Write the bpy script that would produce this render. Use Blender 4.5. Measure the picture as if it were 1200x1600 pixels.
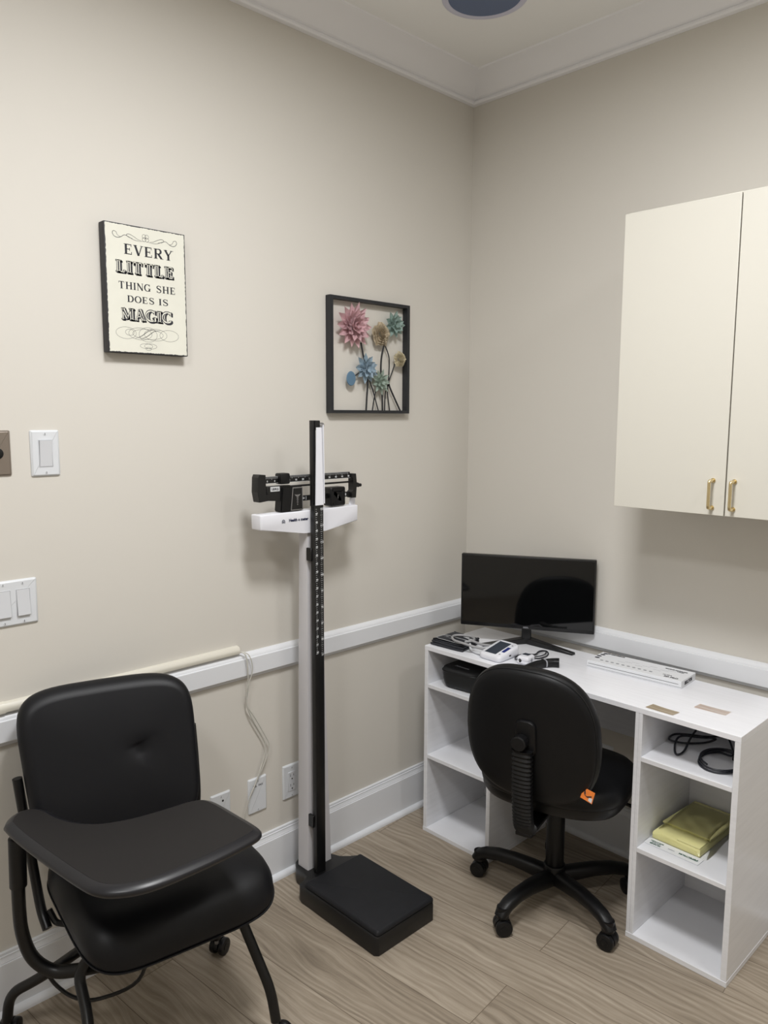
import bpy, bmesh, math, random
from mathutils import Vector, Matrix
random.seed(7)
for o in list(bpy.data.objects):
    bpy.data.objects.remove(o, do_unlink=True)
SC = bpy.context.scene
COL = SC.collection
PI = math.pi

# ------------------------------------------------------------------ camera
cam_d = bpy.data.cameras.new('camera')
cam = bpy.data.objects.new('camera', cam_d)
COL.objects.link(cam)
cam_d.sensor_fit = 'VERTICAL'
cam_d.sensor_height = 36.0
cam_d.lens = 1204.96 / 1600.0 * 36.0
cam_d.clip_start = 0.02
_y, _p, _r = 0.7977, 0.125, 0.0034
_f = Vector((-math.sin(_y) * math.cos(_p), math.cos(_y) * math.cos(_p), -math.sin(_p)))
_rt = Vector((math.cos(_y), math.sin(_y), 0))
_up = _rt.cross(_f)
_R = math.cos(_r) * _rt + math.sin(_r) * _up
_U = -math.sin(_r) * _rt + math.cos(_r) * _up
cam.matrix_world = Matrix(((_R.x, _U.x, -_f.x, 1.9773), (_R.y, _U.y, -_f.y, -2.397),
                           (_R.z, _U.z, -_f.z, 1.5315), (0, 0, 0, 1)))
SC.camera = cam

# ------------------------------------------------------------------ world, view, main lights
W = bpy.data.worlds.new('world')
SC.world = W
W.use_nodes = True
W.node_tree.nodes['Background'].inputs[0].default_value = (0.9, 0.93, 1.0, 1)
W.node_tree.nodes['Background'].inputs[1].default_value = 0.05
SC.view_settings.view_transform = 'Standard'
SC.view_settings.look = 'None'
SC.view_settings.gamma = 1.0
SC.view_settings.exposure = 0.0
SC.view_settings.use_curve_mapping = False

CEIL = 2.768
# recessed ceiling lights switched on, last one added as fill: x, y, width, watts
LAMPS = [(1.25, -1.47, 0.42, 32.0), (2.20, -0.62, 0.36, 8.0), (1.45, -2.80, 0.40, 18.0)]
LAMP_COL = (0.985, 0.99, 1.0)
LAMP_SPREAD = math.radians(173)

# ------------------------------------------------------------------ materials
def lin(c):
    c = c / 255.0
    return c / 12.92 if c <= 0.04045 else ((c + 0.055) / 1.055) ** 2.4

def rgb(r, g, b):
    return (lin(r), lin(g), lin(b), 1)

def mat(name, col, rough=0.5, metal=0.0, bump=0.0, bscale=200.0, spec=0.5, var=0.0, vscale=8.0, coat=0.0, emit=None, es=0.0):
    m = bpy.data.materials.new(name)
    m.use_nodes = True
    nt = m.node_tree
    b = nt.nodes['Principled BSDF']
    b.inputs['Base Color'].default_value = col
    b.inputs['Roughness'].default_value = rough
    b.inputs['Metallic'].default_value = metal
    b.inputs['Specular IOR Level'].default_value = spec
    b.inputs['Coat Weight'].default_value = coat
    tc = nt.nodes.new('ShaderNodeTexCoord')
    if var > 0:
        n = nt.nodes.new('ShaderNodeTexNoise')
        n.inputs['Scale'].default_value = vscale
        n.inputs['Detail'].default_value = 4
        nt.links.new(tc.outputs['Object'], n.inputs['Vector'])
        r = nt.nodes.new('ShaderNodeValToRGB')
        r.color_ramp.elements[0].position = 0.3
        r.color_ramp.elements[1].position = 0.7
        r.color_ramp.elements[0].color = tuple(c * (1 - var) for c in col[:3]) + (1,)
        r.color_ramp.elements[1].color = tuple(min(1, c * (1 + var)) for c in col[:3]) + (1,)
        nt.links.new(n.outputs['Fac'], r.inputs['Fac'])
        nt.links.new(r.outputs['Color'], b.inputs['Base Color'])
    if bump > 0:
        n = nt.nodes.new('ShaderNodeTexNoise')
        n.inputs['Scale'].default_value = bscale
        n.inputs['Detail'].default_value = 3
        nt.links.new(tc.outputs['Object'], n.inputs['Vector'])
        bp = nt.nodes.new('ShaderNodeBump')
        bp.inputs['Strength'].default_value = bump
        bp.inputs['Distance'].default_value = 0.001
        nt.links.new(n.outputs['Fac'], bp.inputs['Height'])
        nt.links.new(bp.outputs['Normal'], b.inputs['Normal'])
    if emit:
        b.inputs['Emission Color'].default_value = emit
        b.inputs['Emission Strength'].default_value = es
    return m

def wood_floor():
    m = bpy.data.materials.new('floor_planks')
    m.use_nodes = True
    nt = m.node_tree
    N, L = nt.nodes, nt.links
    b = N['Principled BSDF']
    tc = N.new('ShaderNodeTexCoord')
    mp = N.new('ShaderNodeMapping')
    mp.inputs['Rotation'].default_value = (0, 0, math.radians(-5))
    L.new(tc.outputs['Object'], mp.inputs['Vector'])
    br = N.new('ShaderNodeTexBrick')
    br.offset = 0.37
    br.inputs['Color1'].default_value = (0.0, 0.0, 0.0, 1)
    br.inputs['Color2'].default_value = (1, 1, 1, 1)
    br.inputs['Mortar'].default_value = (0.5, 0.5, 0.5, 1)
    br.inputs['Scale'].default_value = 1.0
    br.inputs['Brick Width'].default_value = 1.22
    br.inputs['Row Height'].default_value = 0.178
    br.inputs['Mortar Size'].default_value = 0.0012
    br.inputs['Mortar Smooth'].default_value = 0.3
    br.inputs['Bias'].default_value = 0.0
    L.new(mp.outputs['Vector'], br.inputs['Vector'])
    # each plank shifts its own grain
    off = N.new('ShaderNodeVectorMath'); off.operation = 'SCALE'
    off.inputs['Scale'].default_value = 7.3
    L.new(br.outputs['Color'], off.inputs[0])
    add = N.new('ShaderNodeVectorMath'); add.operation = 'ADD'
    L.new(mp.outputs['Vector'], add.inputs[0]); L.new(off.outputs[0], add.inputs[1])
    # warped coordinates for cathedral grain
    wn = N.new('ShaderNodeTexNoise'); wn.inputs['Scale'].default_value = 3.2; wn.inputs['Detail'].default_value = 2
    st0 = N.new('ShaderNodeMapping'); st0.inputs['Scale'].default_value = (0.6, 1.6, 1)
    L.new(add.outputs[0], st0.inputs['Vector']); L.new(st0.outputs[0], wn.inputs['Vector'])
    wv = N.new('ShaderNodeTexWave'); wv.wave_type = 'BANDS'; wv.bands_direction = 'Y'
    wv.inputs['Scale'].default_value = 16.0; wv.inputs['Distortion'].default_value = 0.0
    sc = N.new('ShaderNodeVectorMath'); sc.operation = 'SCALE'; sc.inputs['Scale'].default_value = 0.13
    L.new(wn.outputs['Color'], sc.inputs[0])
    ad2 = N.new('ShaderNodeVectorMath'); ad2.operation = 'ADD'
    L.new(add.outputs[0], ad2.inputs[0]); L.new(sc.outputs[0], ad2.inputs[1])
    L.new(ad2.outputs[0], wv.inputs['Vector'])
    # fine streaks
    st = N.new('ShaderNodeMapping'); st.inputs['Scale'].default_value = (5, 120, 1)
    L.new(ad2.outputs[0], st.inputs['Vector'])
    fn = N.new('ShaderNodeTexNoise'); fn.inputs['Scale'].default_value = 1.0; fn.inputs['Detail'].default_value = 5
    fn.inputs['Roughness'].default_value = 0.7
    L.new(st.outputs[0], fn.inputs['Vector'])
    st2 = N.new('ShaderNodeMapping'); st2.inputs['Scale'].default_value = (2.2, 16, 1)
    L.new(add.outputs[0], st2.inputs['Vector'])
    gn = N.new('ShaderNodeTexNoise'); gn.inputs['Scale'].default_value = 1.0; gn.inputs['Detail'].default_value = 3
    L.new(st2.outputs[0], gn.inputs['Vector'])
    def mul(a, k, c):
        n = N.new('ShaderNodeMath'); n.operation = 'MULTIPLY_ADD'
        L.new(a, n.inputs[0]); n.inputs[1].default_value = k
        if c is None: n.inputs[2].default_value = 0
        else: L.new(c, n.inputs[2])
        return n.outputs[0]
    s = mul(wv.outputs['Fac'], 0.10, None)
    s = mul(fn.outputs['Fac'], 0.72, s)
    s = mul(gn.outputs['Fac'], 0.30, s)
    sep = N.new('ShaderNodeSeparateColor'); L.new(br.outputs['Color'], sep.inputs[0])
    s = mul(sep.outputs[0], 0.10, s)
    cr = N.new('ShaderNodeValToRGB')
    e = cr.color_ramp.elements
    e[0].position = 0.34; e[0].color = rgb(110, 99, 86)
    e[1].position = 0.86; e[1].color = rgb(180, 168, 152)
    x = e.new(0.58); x.color = rgb(148, 136, 120)
    L.new(s, cr.inputs['Fac'])
    mx = N.new('ShaderNodeMix'); mx.data_type = 'RGBA'
    L.new(br.outputs['Fac'], mx.inputs['Factor'])
    L.new(cr.outputs['Color'], mx.inputs['A'])
    mx.inputs['B'].default_value = rgb(104, 91, 77)
    L.new(mx.outputs['Result'], b.inputs['Base Color'])
    b.inputs['Roughness'].default_value = 0.48
    b.inputs['Specular IOR Level'].default_value = 0.4
    bp = N.new('ShaderNodeBump'); bp.inputs['Strength'].default_value = 0.12; bp.inputs['Distance'].default_value = 0.001
    L.new(fn.outputs['Fac'], bp.inputs['Height']); L.new(bp.outputs['Normal'], b.inputs['Normal'])
    return m

def laminate(name, col, scale_v, rough=0.32):
    """white melamine board with a faint printed grain"""
    m = mat(name, col, rough)
    nt = m.node_tree; N, L = nt.nodes, nt.links
    b = N['Principled BSDF']
    tc = N.new('ShaderNodeTexCoord'); mp = N.new('ShaderNodeMapping')
    mp.inputs['Scale'].default_value = scale_v
    L.new(tc.outputs['Object'], mp.inputs['Vector'])
    n = N.new('ShaderNodeTexNoise'); n.inputs['Scale'].default_value = 1; n.inputs['Detail'].default_value = 4
    L.new(mp.outputs[0], n.inputs['Vector'])
    r = N.new('ShaderNodeValToRGB')
    r.color_ramp.elements[0].position = 0.32; r.color_ramp.elements[1].position = 0.6
    r.color_ramp.elements[0].color = tuple(c * 0.955 for c in col[:3]) + (1,)
    r.color_ramp.elements[1].color = col
    L.new(n.outputs['Fac'], r.inputs['Fac']); L.new(r.outputs['Color'], b.inputs['Base Color'])
    return m

M = {}
M['wall'] = mat('wall_paint', rgb(212, 208, 200), 0.62, bump=0.10, bscale=90, spec=0.35)
M['ceil'] = mat('ceiling_paint', rgb(244, 244, 243), 0.8, bump=0.05, bscale=120)
M['trim'] = mat('trim_paint', rgb(226, 228, 232), 0.34, bump=0.02, bscale=60)
M['crown'] = mat('crown_paint', rgb(240, 240, 243), 0.5)
M['floor'] = wood_floor()
M['lam'] = laminate('white_laminate', rgb(234, 235, 239), (6, 6, 90))
M['lamtop'] = laminate('white_laminate_top', rgb(240, 241, 246), (6, 120, 6), 0.3)
M['lamedge'] = laminate('white_edge_banding', rgb(214, 212, 210), (60, 60, 5), 0.4)
M['cream'] = mat('cream_cabinet', rgb(214, 211, 201), 0.42, bump=0.03, bscale=150)
M['brass'] = mat('polished_brass', rgb(222, 204, 160), 0.25, metal=1.0)
M['plate'] = mat('white_plastic', rgb(216, 219, 223), 0.3)
M['plateg'] = mat('white_plastic_rocker', rgb(208, 210, 214), 0.28)
M['dark'] = mat('dark_slot', rgb(35, 33, 32), 0.6)
M['nickel'] = mat('brushed_nickel', rgb(168, 158, 150), 0.32, metal=1.0, bump=0.08, bscale=300)
M['vinyl'] = mat('black_vinyl', rgb(9, 10, 15), 0.47, bump=0.05, bscale=700, spec=0.30)
M['vinyl2'] = mat('black_bonded_leather', rgb(9, 10, 13), 0.46, bump=0.05, bscale=700, spec=0.30)
M['tube'] = mat('black_powdercoat', rgb(11, 11, 12), 0.38, bump=0.04, bscale=900, spec=0.4)
M['tablet'] = mat('charcoal_laminate', rgb(30, 28, 28), 0.6, spec=0.3, bump=0.05, bscale=500)
M['tabedge'] = mat('black_edge_moulding', rgb(20, 20, 25), 0.36)
M['plastic'] = mat('black_plastic', rgb(12, 12, 14), 0.42, bump=0.05, bscale=500, spec=0.35)
M['rubber'] = mat('black_rubber', rgb(22, 23, 27), 0.62, spec=0.35, bump=0.3, bscale=350, var=0.12, vscale=30)
M['castiron'] = mat('black_enamel', rgb(14, 14, 15), 0.42, bump=0.1, bscale=200)
M['screen'] = mat('monitor_screen', rgb(10, 11, 12), 0.05, spec=0.5)
M['bezel'] = mat('monitor_bezel', rgb(18, 18, 19), 0.35)
M['white'] = mat('white_enamel', rgb(230, 231, 238), 0.3)
M['alum'] = mat('white_painted_steel', rgb(205, 203, 206), 0.35)
M['ink'] = mat('black_ink', rgb(38, 38, 46), 0.6)
M['inkblue'] = mat('navy_ink', rgb(28, 34, 66), 0.5)
M['whiteink'] = mat('white_print', rgb(210, 212, 214), 0.5)
M['signface'] = mat('sign_cream', rgb(220, 219, 207), 0.55, var=0.03, vscale=14)
M['signbox'] = mat('sign_black', rgb(48, 48, 52), 0.6, bump=0.1, bscale=90, var=0.15, vscale=30)
M['framem'] = mat('black_metal_frame', rgb(33, 35, 39), 0.5)
M['pink'] = mat('pink_petal', rgb(234, 200, 205), 0.5, var=0.12, vscale=40)
M['blue'] = mat('blue_petal', rgb(182, 202, 215), 0.5, var=0.12, vscale=40)
M['teal'] = mat('teal_petal', rgb(176, 197, 190), 0.5, var=0.15, vscale=40)
M['sage'] = mat('sage_petal', rgb(190, 205, 193), 0.5, var=0.15, vscale=40)
M['tan'] = mat('tan_petal', rgb(222, 209, 185), 0.55, var=0.15, vscale=60)
M['ivory'] = mat('ivory_petal', rgb(243, 235, 212), 0.55, var=0.1, vscale=60)
M['bud'] = mat('slate_blue_bud', rgb(92, 122, 146), 0.35)
M['silver'] = mat('silver_trim', rgb(175, 175, 178), 0.3, metal=0.9)
M['race'] = mat('cream_raceway', rgb(216, 212, 200), 0.38)
M['cable'] = mat('clear_grey_cable', rgb(196, 194, 186), 0.3)
M['hose'] = mat('grey_rubber_hose', rgb(158, 158, 160), 0.45)
M['nylon'] = mat('black_nylon', rgb(16, 18, 20), 0.62, bump=0.35, bscale=900, var=0.2, vscale=12)
M['cuff'] = mat('charcoal_nylon', rgb(42, 44, 50), 0.7, bump=0.3, bscale=900)
M['cord'] = mat('black_cord', rgb(30, 32, 40), 0.45)
M['lens'] = mat('blue_grey_lens', rgb(92, 108, 140), 0.35)
M['ltrim'] = mat('downlight_trim', rgb(205, 205, 222), 0.4)
M['yellow'] = mat('yellow_gown', rgb(228, 223, 160), 0.75, bump=0.25, bscale=220, var=0.05, vscale=20)
M['green'] = mat('dark_green_print', rgb(30, 84, 70), 0.5)
M['orange'] = mat('orange_tag', rgb(232, 128, 52), 0.6, var=0.1, vscale=60)
M['greyink'] = mat('grey_print', rgb(150, 152, 158), 0.6)
M['cardink'] = mat('box_card', rgb(232, 234, 238), 0.42)
M['lcd'] = mat('grey_lcd', rgb(62, 68, 78), 0.18)
M['btn'] = mat('blue_button', rgb(34, 46, 120), 0.4)
M['diff'] = mat('lit_diffuser', rgb(250, 246, 238), 0.5, emit=(1, 0.95, 0.88, 1), es=6.0)

def card_mat(name, a, b2, rot):
    m = mat(name, rgb(*a), 0.35)
    nt = m.node_tree; N, L = nt.nodes, nt.links
    tc = N.new('ShaderNodeTexCoord'); mp = N.new('ShaderNodeMapping')
    mp.inputs['Rotation'].default_value = (0, 0, rot); mp.inputs['Scale'].default_value = (3, 40, 1)
    n = N.new('ShaderNodeTexNoise'); n.inputs['Scale'].default_value = 2.2; n.inputs['Detail'].default_value = 3
    L.new(tc.outputs['Object'], mp.inputs[0]); L.new(mp.outputs[0], n.inputs['Vector'])
    r = N.new('ShaderNodeValToRGB'); r.color_ramp.elements[0].position = 0.38; r.color_ramp.elements[1].position = 0.62
    r.color_ramp.elements[0].color = rgb(*a); r.color_ramp.elements[1].color = rgb(*b2)
    L.new(n.outputs['Fac'], r.inputs[0]); L.new(r.outputs[0], N['Principled BSDF'].inputs['Base Color'])
    return m
M['card1'] = card_mat('card_wood_print', (200, 183, 155), (222, 210, 188), 0.0)
M['card2'] = card_mat('card_blush_print', (236, 218, 206), (248, 240, 232), 0.0)

def film_mat():
    m = bpy.data.materials.new('clear_plastic_film'); m.use_nodes = True
    nt = m.node_tree; N, L = nt.nodes, nt.links
    N.remove(N['Principled BSDF'])
    t = N.new('ShaderNodeBsdfTransparent'); g = N.new('ShaderNodeBsdfGlossy'); g.inputs['Roughness'].default_value = 0.12
    fr = N.new('ShaderNodeFresnel'); fr.inputs['IOR'].default_value = 1.35
    mx = N.new('ShaderNodeMixShader')
    L.new(fr.outputs[0], mx.inputs[0]); L.new(t.outputs[0], mx.inputs[1]); L.new(g.outputs[0], mx.inputs[2])
    L.new(mx.outputs[0], N['Material Output'].inputs['Surface'])
    return m
M['film'] = film_mat()

# ------------------------------------------------------------------ object helpers
def root_of(o):
    v = Vector((0, 0, 0))
    while o is not None:
        v += o.location
        o = o.parent
    return v

def part(name, bm, m, parent=None, smooth=True, angle=38, loc=None):
    """link bm (world coordinates) as one mesh object"""
    off = root_of(parent)
    if parent is None and loc is not None:
        off = Vector(loc)
    bmesh.ops.recalc_face_normals(bm, faces=bm.faces)
    bmesh.ops.translate(bm, verts=bm.verts, vec=-off)
    me = bpy.data.meshes.new(name)
    bm.to_mesh(me); bm.free()
    me.materials.append(m)
    if smooth:
        for p in me.polygons: p.use_smooth = True
        me.set_sharp_from_angle(angle=math.radians(angle))
    o = bpy.data.objects.new(name, me)
    COL.objects.link(o)
    if parent is not None:
        o.parent = parent
    elif loc is not None:
        o.location = loc
    return o

def tag(o, label, cat, group=None):
    o['label'] = label; o['category'] = cat
    if group: o['group'] = group
    return o

def thing(name, label, cat, loc, group=None):
    o = bpy.data.objects.new(name, None)
    o.empty_display_size = 0.05
    COL.objects.link(o); o.location = loc
    return tag(o, label, cat, group)

def struct(name, bm, m, **k):
    o = part(name, bm, m, **k); o['kind'] = 'structure'; return o

def box(bm, x0, x1, y0, y1, z0, z1, bev=0.0, seg=2, mtx=None):
    vs = [bm.verts.new((x, y, z)) for x in (x0, x1) for y in (y0, y1) for z in (z0, z1)]
    fs = [(0, 1, 3, 2), (4, 6, 7, 5), (0, 4, 5, 1), (2, 3, 7, 6), (0, 2, 6, 4), (1, 5, 7, 3)]
    faces = [bm.faces.new([vs[i] for i in f]) for f in fs]
    geo = vs
    if bev > 0:
        es = set(e for f in faces for e in f.edges)
        r = bmesh.ops.bevel(bm, geom=list(es), offset=bev, segments=seg, affect='EDGES', profile=0.5)
        geo = list(set(v for f in r['faces'] for v in f.verts) | set(v for v in vs if v.is_valid))
    if mtx is not None:
        bmesh.ops.transform(bm, matrix=mtx, verts=geo)
    return geo

def bx(*a, **k):
    bm = bmesh.new(); box(bm, *a, **k); return bm

def smooth_path(pts, n=6):
    P = [Vector(p) for p in pts]
    if len(P) < 3: return P
    out = []
    for i in range(len(P) - 1):
        p0 = P[i - 1] if i > 0 else P[0] * 2 - P[1]
        p1, p2 = P[i], P[i + 1]
        p3 = P[i + 2] if i + 2 < len(P) else P[-1] * 2 - P[-2]
        for k in range(n):
            t = k / n
            out.append(0.5 * ((2 * p1) + (-p0 + p2) * t + (2 * p0 - 5 * p1 + 4 * p2 - p3) * t * t + (-p0 + 3 * p1 - 3 * p2 + p3) * t ** 3))
    out.append(P[-1])
    return out

def fillet_path(pts, r, n=6):
    """polyline with rounded bends"""
    P = [Vector(p) for p in pts]
    out = [P[0]]
    for i in range(1, len(P) - 1):
        a, b, c = P[i - 1], P[i], P[i + 1]
        d1, d2 = (a - b), (c - b)
        rr = min(r, d1.length * 0.48, d2.length * 0.48)
        s, e = b + d1.normalized() * rr, b + d2.normalized() * rr
        for k in range(n + 1):
            t = k / n
            out.append((1 - t) ** 2 * s + 2 * t * (1 - t) * b + t * t * e)
    out.append(P[-1])
    return out

def tube(bm, pts, r, seg=14, caps=True, closed=False):
    P = [Vector(p) for p in pts]
    rs = r if isinstance(r, (list, tuple)) else [r] * len(P)
    n = len(P)
    T = []
    for i in range(n):
        if closed: t = P[(i + 1) % n] - P[i - 1]
        else: t = P[min(i + 1, n - 1)] - P[max(i - 1, 0)]
        T.append(t.normalized())
    u = T[0].orthogonal().normalized()
    rings = []
    for i in range(n):
        if i: 
            u = u - T[i] * u.dot(T[i])
            u = u.normalized() if u.length > 1e-6 else T[i].orthogonal().normalized()
        v = T[i].cross(u)
        rings.append([bm.verts.new(P[i] + rs[i] * (math.cos(2 * PI * k / seg) * u + math.sin(2 * PI * k / seg) * v)) for k in range(seg)])
    m = n if closed else n - 1
    for i in range(m):
        a, b = rings[i], rings[(i + 1) % n]
        for k in range(seg):
            bm.faces.new((a[k], a[(k + 1) % seg], b[(k + 1) % seg], b[k]))
    if caps and not closed:
        bm.faces.new(rings[0][::-1]); bm.faces.new(rings[-1])
    return bm

def tb(pts, r, **k):
    return tube(bmesh.new(), pts, r, **k)

def cyl(bm, a, b, r, seg=24, r2=None, bev=0.0):
    a, b = Vector(a), Vector(b)
    d = (b - a).normalized()
    r2 = r if r2 is None else r2
    if bev > 0:
        pts = [a, a + d * bev * 0.3, a + d * bev, b - d * bev, b - d * bev * 0.3, b]
        rs = [r - bev, r - bev * 0.3, r, r2, r2 - bev * 0.3, r2 - bev]
    else:
        pts, rs = [a, b], [r, r2]
    u = d.orthogonal().normalized(); v = d.cross(u)
    rings = [[bm.verts.new(p + q * (math.cos(2 * PI * k / seg) * u + math.sin(2 * PI * k / seg) * v)) for k in range(seg)] for p, q in zip(pts, rs)]
    for i in range(len(rings) - 1):
        for k in range(seg):
            bm.faces.new((rings[i][k], rings[i][(k + 1) % seg], rings[i + 1][(k + 1) % seg], rings[i + 1][k]))
    bm.faces.new(rings[0][::-1]); bm.faces.new(rings[-1])
    return bm

def cy(*a, **k):
    return cyl(bmesh.new(), *a, **k)

def prism(bm, pts, ext):
    """closed polygon pts (3-D) extruded by vector ext"""
    ext = Vector(ext)
    a = [bm.verts.new(Vector(p)) for p in pts]
    b = [bm.verts.new(Vector(p) + ext) for p in pts]
    n = len(pts)
    bm.faces.new(a[::-1]); bm.faces.new(b)
    for i in range(n):
        bm.faces.new((a[i], a[(i + 1) % n], b[(i + 1) % n], b[i]))
    return bm

def rrect(w, h, r, n=6):
    o = []
    for cx, cy_, a0 in ((w / 2 - r, h / 2 - r, 0), (-w / 2 + r, h / 2 - r, 90), (-w / 2 + r, -h / 2 + r, 180), (w / 2 - r, -h / 2 + r, 270)):
        for k in range(n + 1):
            a = math.radians(a0 + 90 * k / n)
            o.append((cx + r * math.cos(a), cy_ + r * math.sin(a)))
    return o

def superel(a, b, e, n=48, cx=0, cy_=0):
    o = []
    for k in range(n):
        t = 2 * PI * k / n
        c, s = math.cos(t), math.sin(t)
        o.append((cx + a * math.copysign(abs(c) ** (2 / e), c), cy_ + b * math.copysign(abs(s) ** (2 / e), s)))
    return o

def inset(pts, d):
    n = len(pts); out = []
    for i in range(n):
        a, b, c = Vector(pts[i - 1]), Vector(pts[i]), Vector(pts[(i + 1) % n])
        e1 = (b - a); e2 = (c - b)
        if e1.length < 1e-9: e1 = e2
        if e2.length < 1e-9: e2 = e1
        n1 = Vector((-e1.y, e1.x)).normalized(); n2 = Vector((-e2.y, e2.x)).normalized()
        nn = n1 + n2
        nn = nn.normalized() if nn.length > 1e-6 else n1
        k = 1 / max(0.6, nn.dot(n1))
        out.append((b.x + nn.x * d * k, b.y + nn.y * d * k))
    return out

def layered(bm, outline, layers, xf, dome=0):
    """outline CCW; layers = (inset, height); xf maps (x, y, h) to the world"""
    rings = []
    for ins, h in layers:
        P = inset(outline, ins) if ins else outline
        rings.append([bm.verts.new(xf(p[0], p[1], h)) for p in P])
    n = len(outline)
    for i in range(len(rings) - 1):
        for k in range(n):
            bm.faces.new((rings[i][k], rings[i][(k + 1) % n], rings[i + 1][(k + 1) % n], rings[i + 1][k]))
    bm.faces.new(rings[0][::-1])
    if dome:
        # scaled rings towards the centre give a crowned top
        cx = sum(p[0] for p in outline) / n; cy_ = sum(p[1] for p in outline) / n
        base = inset(outline, layers[-1][0]); h0 = layers[-1][1]
        prev = rings[-1]
        for s in (0.8, 0.6, 0.4, 0.2):
            cur = [bm.verts.new(xf(cx + (p[0] - cx) * s, cy_ + (p[1] - cy_) * s, h0 + dome * (1 - s * s))) for p in base]
            for k in range(n):
                bm.faces.new((prev[k], prev[(k + 1) % n], cur[(k + 1) % n], cur[k]))
            prev = cur
        bm.faces.new(prev)
    else:
        bm.faces.new(rings[-1])
    return bm

def frame(origin, right, up, normal):
    o, r, u, n = Vector(origin), Vector(right), Vector(up), Vector(normal)
    return lambda x, y, z: o + r * x + u * y + n * z

def frame_m(origin, right, up, normal):
    o, r, u, n = Vector(origin), Vector(right), Vector(up), Vector(normal)
    return Matrix(((r.x, u.x, n.x, o.x), (r.y, u.y, n.y, o.y), (r.z, u.z, n.z, o.z), (0, 0, 0, 1)))

def text_bm(s, size, origin, right, up, bold=0.0, extrude=0.0002, squeeze=1.0, align='CENTER'):
    cu = bpy.data.curves.new('t', 'FONT')
    cu.body = s; cu.size = size; cu.extrude = extrude; cu.offset = bold
    cu.align_x = align; cu.align_y = 'CENTER'; cu.resolution_u = 3
    ob = bpy.data.objects.new('t', cu)
    COL.objects.link(ob)
    dg = bpy.context.evaluated_depsgraph_get()
    me = bpy.data.meshes.new_from_object(ob.evaluated_get(dg))
    bm = bmesh.new(); bm.from_mesh(me)
    bpy.data.objects.remove(ob, do_unlink=True); bpy.data.curves.remove(cu); bpy.data.meshes.remove(me)
    r, u = Vector(right).normalized(), Vector(up).normalized()
    n = r.cross(u)
    bmesh.ops.scale(bm, vec=(squeeze, 1, 1), verts=bm.verts)
    bmesh.ops.transform(bm, matrix=frame_m(origin, r, u, n), verts=bm.verts)
    return bm

def join(bms):
    out = bms[0]
    for b in bms[1:]:
        me = bpy.data.meshes.new('j'); b.to_mesh(me); out.from_mesh(me); b.free(); bpy.data.meshes.remove(me)
    return out

# ------------------------------------------------------------------ room shell
RX, RY = 3.3, -3.7
struct('floor', bx(-0.1, RX + 0.1, RY - 0.1, 0.1, -0.08, 0.0), M['floor'], smooth=False)
struct('ceiling', bx(-0.1, RX + 0.1, RY - 0.1, 0.1, CEIL, CEIL + 0.08), M['ceil'], smooth=False)
struct('wall_left', bx(-0.1, 0.0, RY - 0.1, 0.1, 0.0, CEIL), M['wall'], smooth=False)
struct('wall_back', bx(0.0, RX + 0.1, 0.0, 0.1, 0.0, CEIL), M['wall'], smooth=False)
struct('wall_right', bx(RX, RX + 0.1, RY - 0.1, 0.0, 0.0, CEIL), M['wall'], smooth=False)
struct('wall_front', bx(0.0, RX, RY - 0.1, RY, 0.0, CEIL), M['wall'], smooth=False)

def run(profile, side):
    """profile = (distance from wall, z); mitred at the visible corner"""
    bm = bmesh.new()
    if side == 'left':
        A = [(d, -d, z) for d, z in profile]; B = [(d, RY, z) for d, z in profile]
    else:
        A = [(d, -d, z) for d, z in profile]; B = [(RX, -d, z) for d, z in profile]
    a = [bm.verts.new(p) for p in A]; b = [bm.verts.new(p) for p in B]
    n = len(a)
    for i in range(n):
        bm.faces.new((a[i], a[(i + 1) % n], b[(i + 1) % n], b[i]))
    bm.faces.new(a); bm.faces.new(b[::-1])
    return bm

def qr(cx, cz, r, n=6):
    return [(cx + r * math.cos(t * PI / 2 / n), cz + r * math.sin(t * PI / 2 / n)) for t in range(n, -1, -1)]

BASE = [(0, 0.168), (0.0062, 0.168), (0.0075, 0.1665), (0.0075, 0.1598), (0.0100, 0.1592), (0.0104, 0.1578), (0.0090, 0.1567), (0.0100, 0.1530),
        (0.0122, 0.1480), (0.0140, 0.1440), (0.0134, 0.1420), (0.0160, 0.1414), (0.0165, 0.1400), (0.0165, 0.020)] + qr(0.0165, 0.004, 0.0145) + [(0.031, 0.0), (0, 0)]
RAIL = [(0, 0.794), (0.0040, 0.794), (0.0055, 0.7925), (0.0082, 0.7895), (0.0115, 0.7855), (0.0135, 0.7810), (0.0138, 0.7782), (0.0172, 0.7777), (0.0180, 0.7763),
        (0.0180, 0.7245), (0.0140, 0.7198), (0.0092, 0.7188), (0.0092, 0.7165), (0.0060, 0.711), (0, 0.711)]
CROWN = [(0, 2.688), (0.010, 2.688), (0.015, 2.690), (0.0175, 2.695), (0.0165, 2.701), (0.013, 2.704), (0.015, 2.706), (0.019, 2.7075),
         (0.024, 2.712), (0.034, 2.725), (0.047, 2.738), (0.062, 2.749), (0.080, 2.757), (0.094, 2.760), (0.098, 2.762), (0.104, 2.763), (0.107, 2.768), (0, 2.768)]
struct('baseboard_left', run(BASE, 'left'), M['trim'], angle=18)
struct('baseboard_back', run(BASE, 'back'), M['trim'], angle=18)
struct('trim_1', run(RAIL, 'left'), M['trim'], angle=18)
struct('trim_2', run(RAIL, 'back'), M['trim'], angle=18)
struct('trim_3', run(CROWN, 'left'), M['crown'], angle=24)
struct('trim_4', run(CROWN, 'back'), M['crown'], angle=24)

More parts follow.
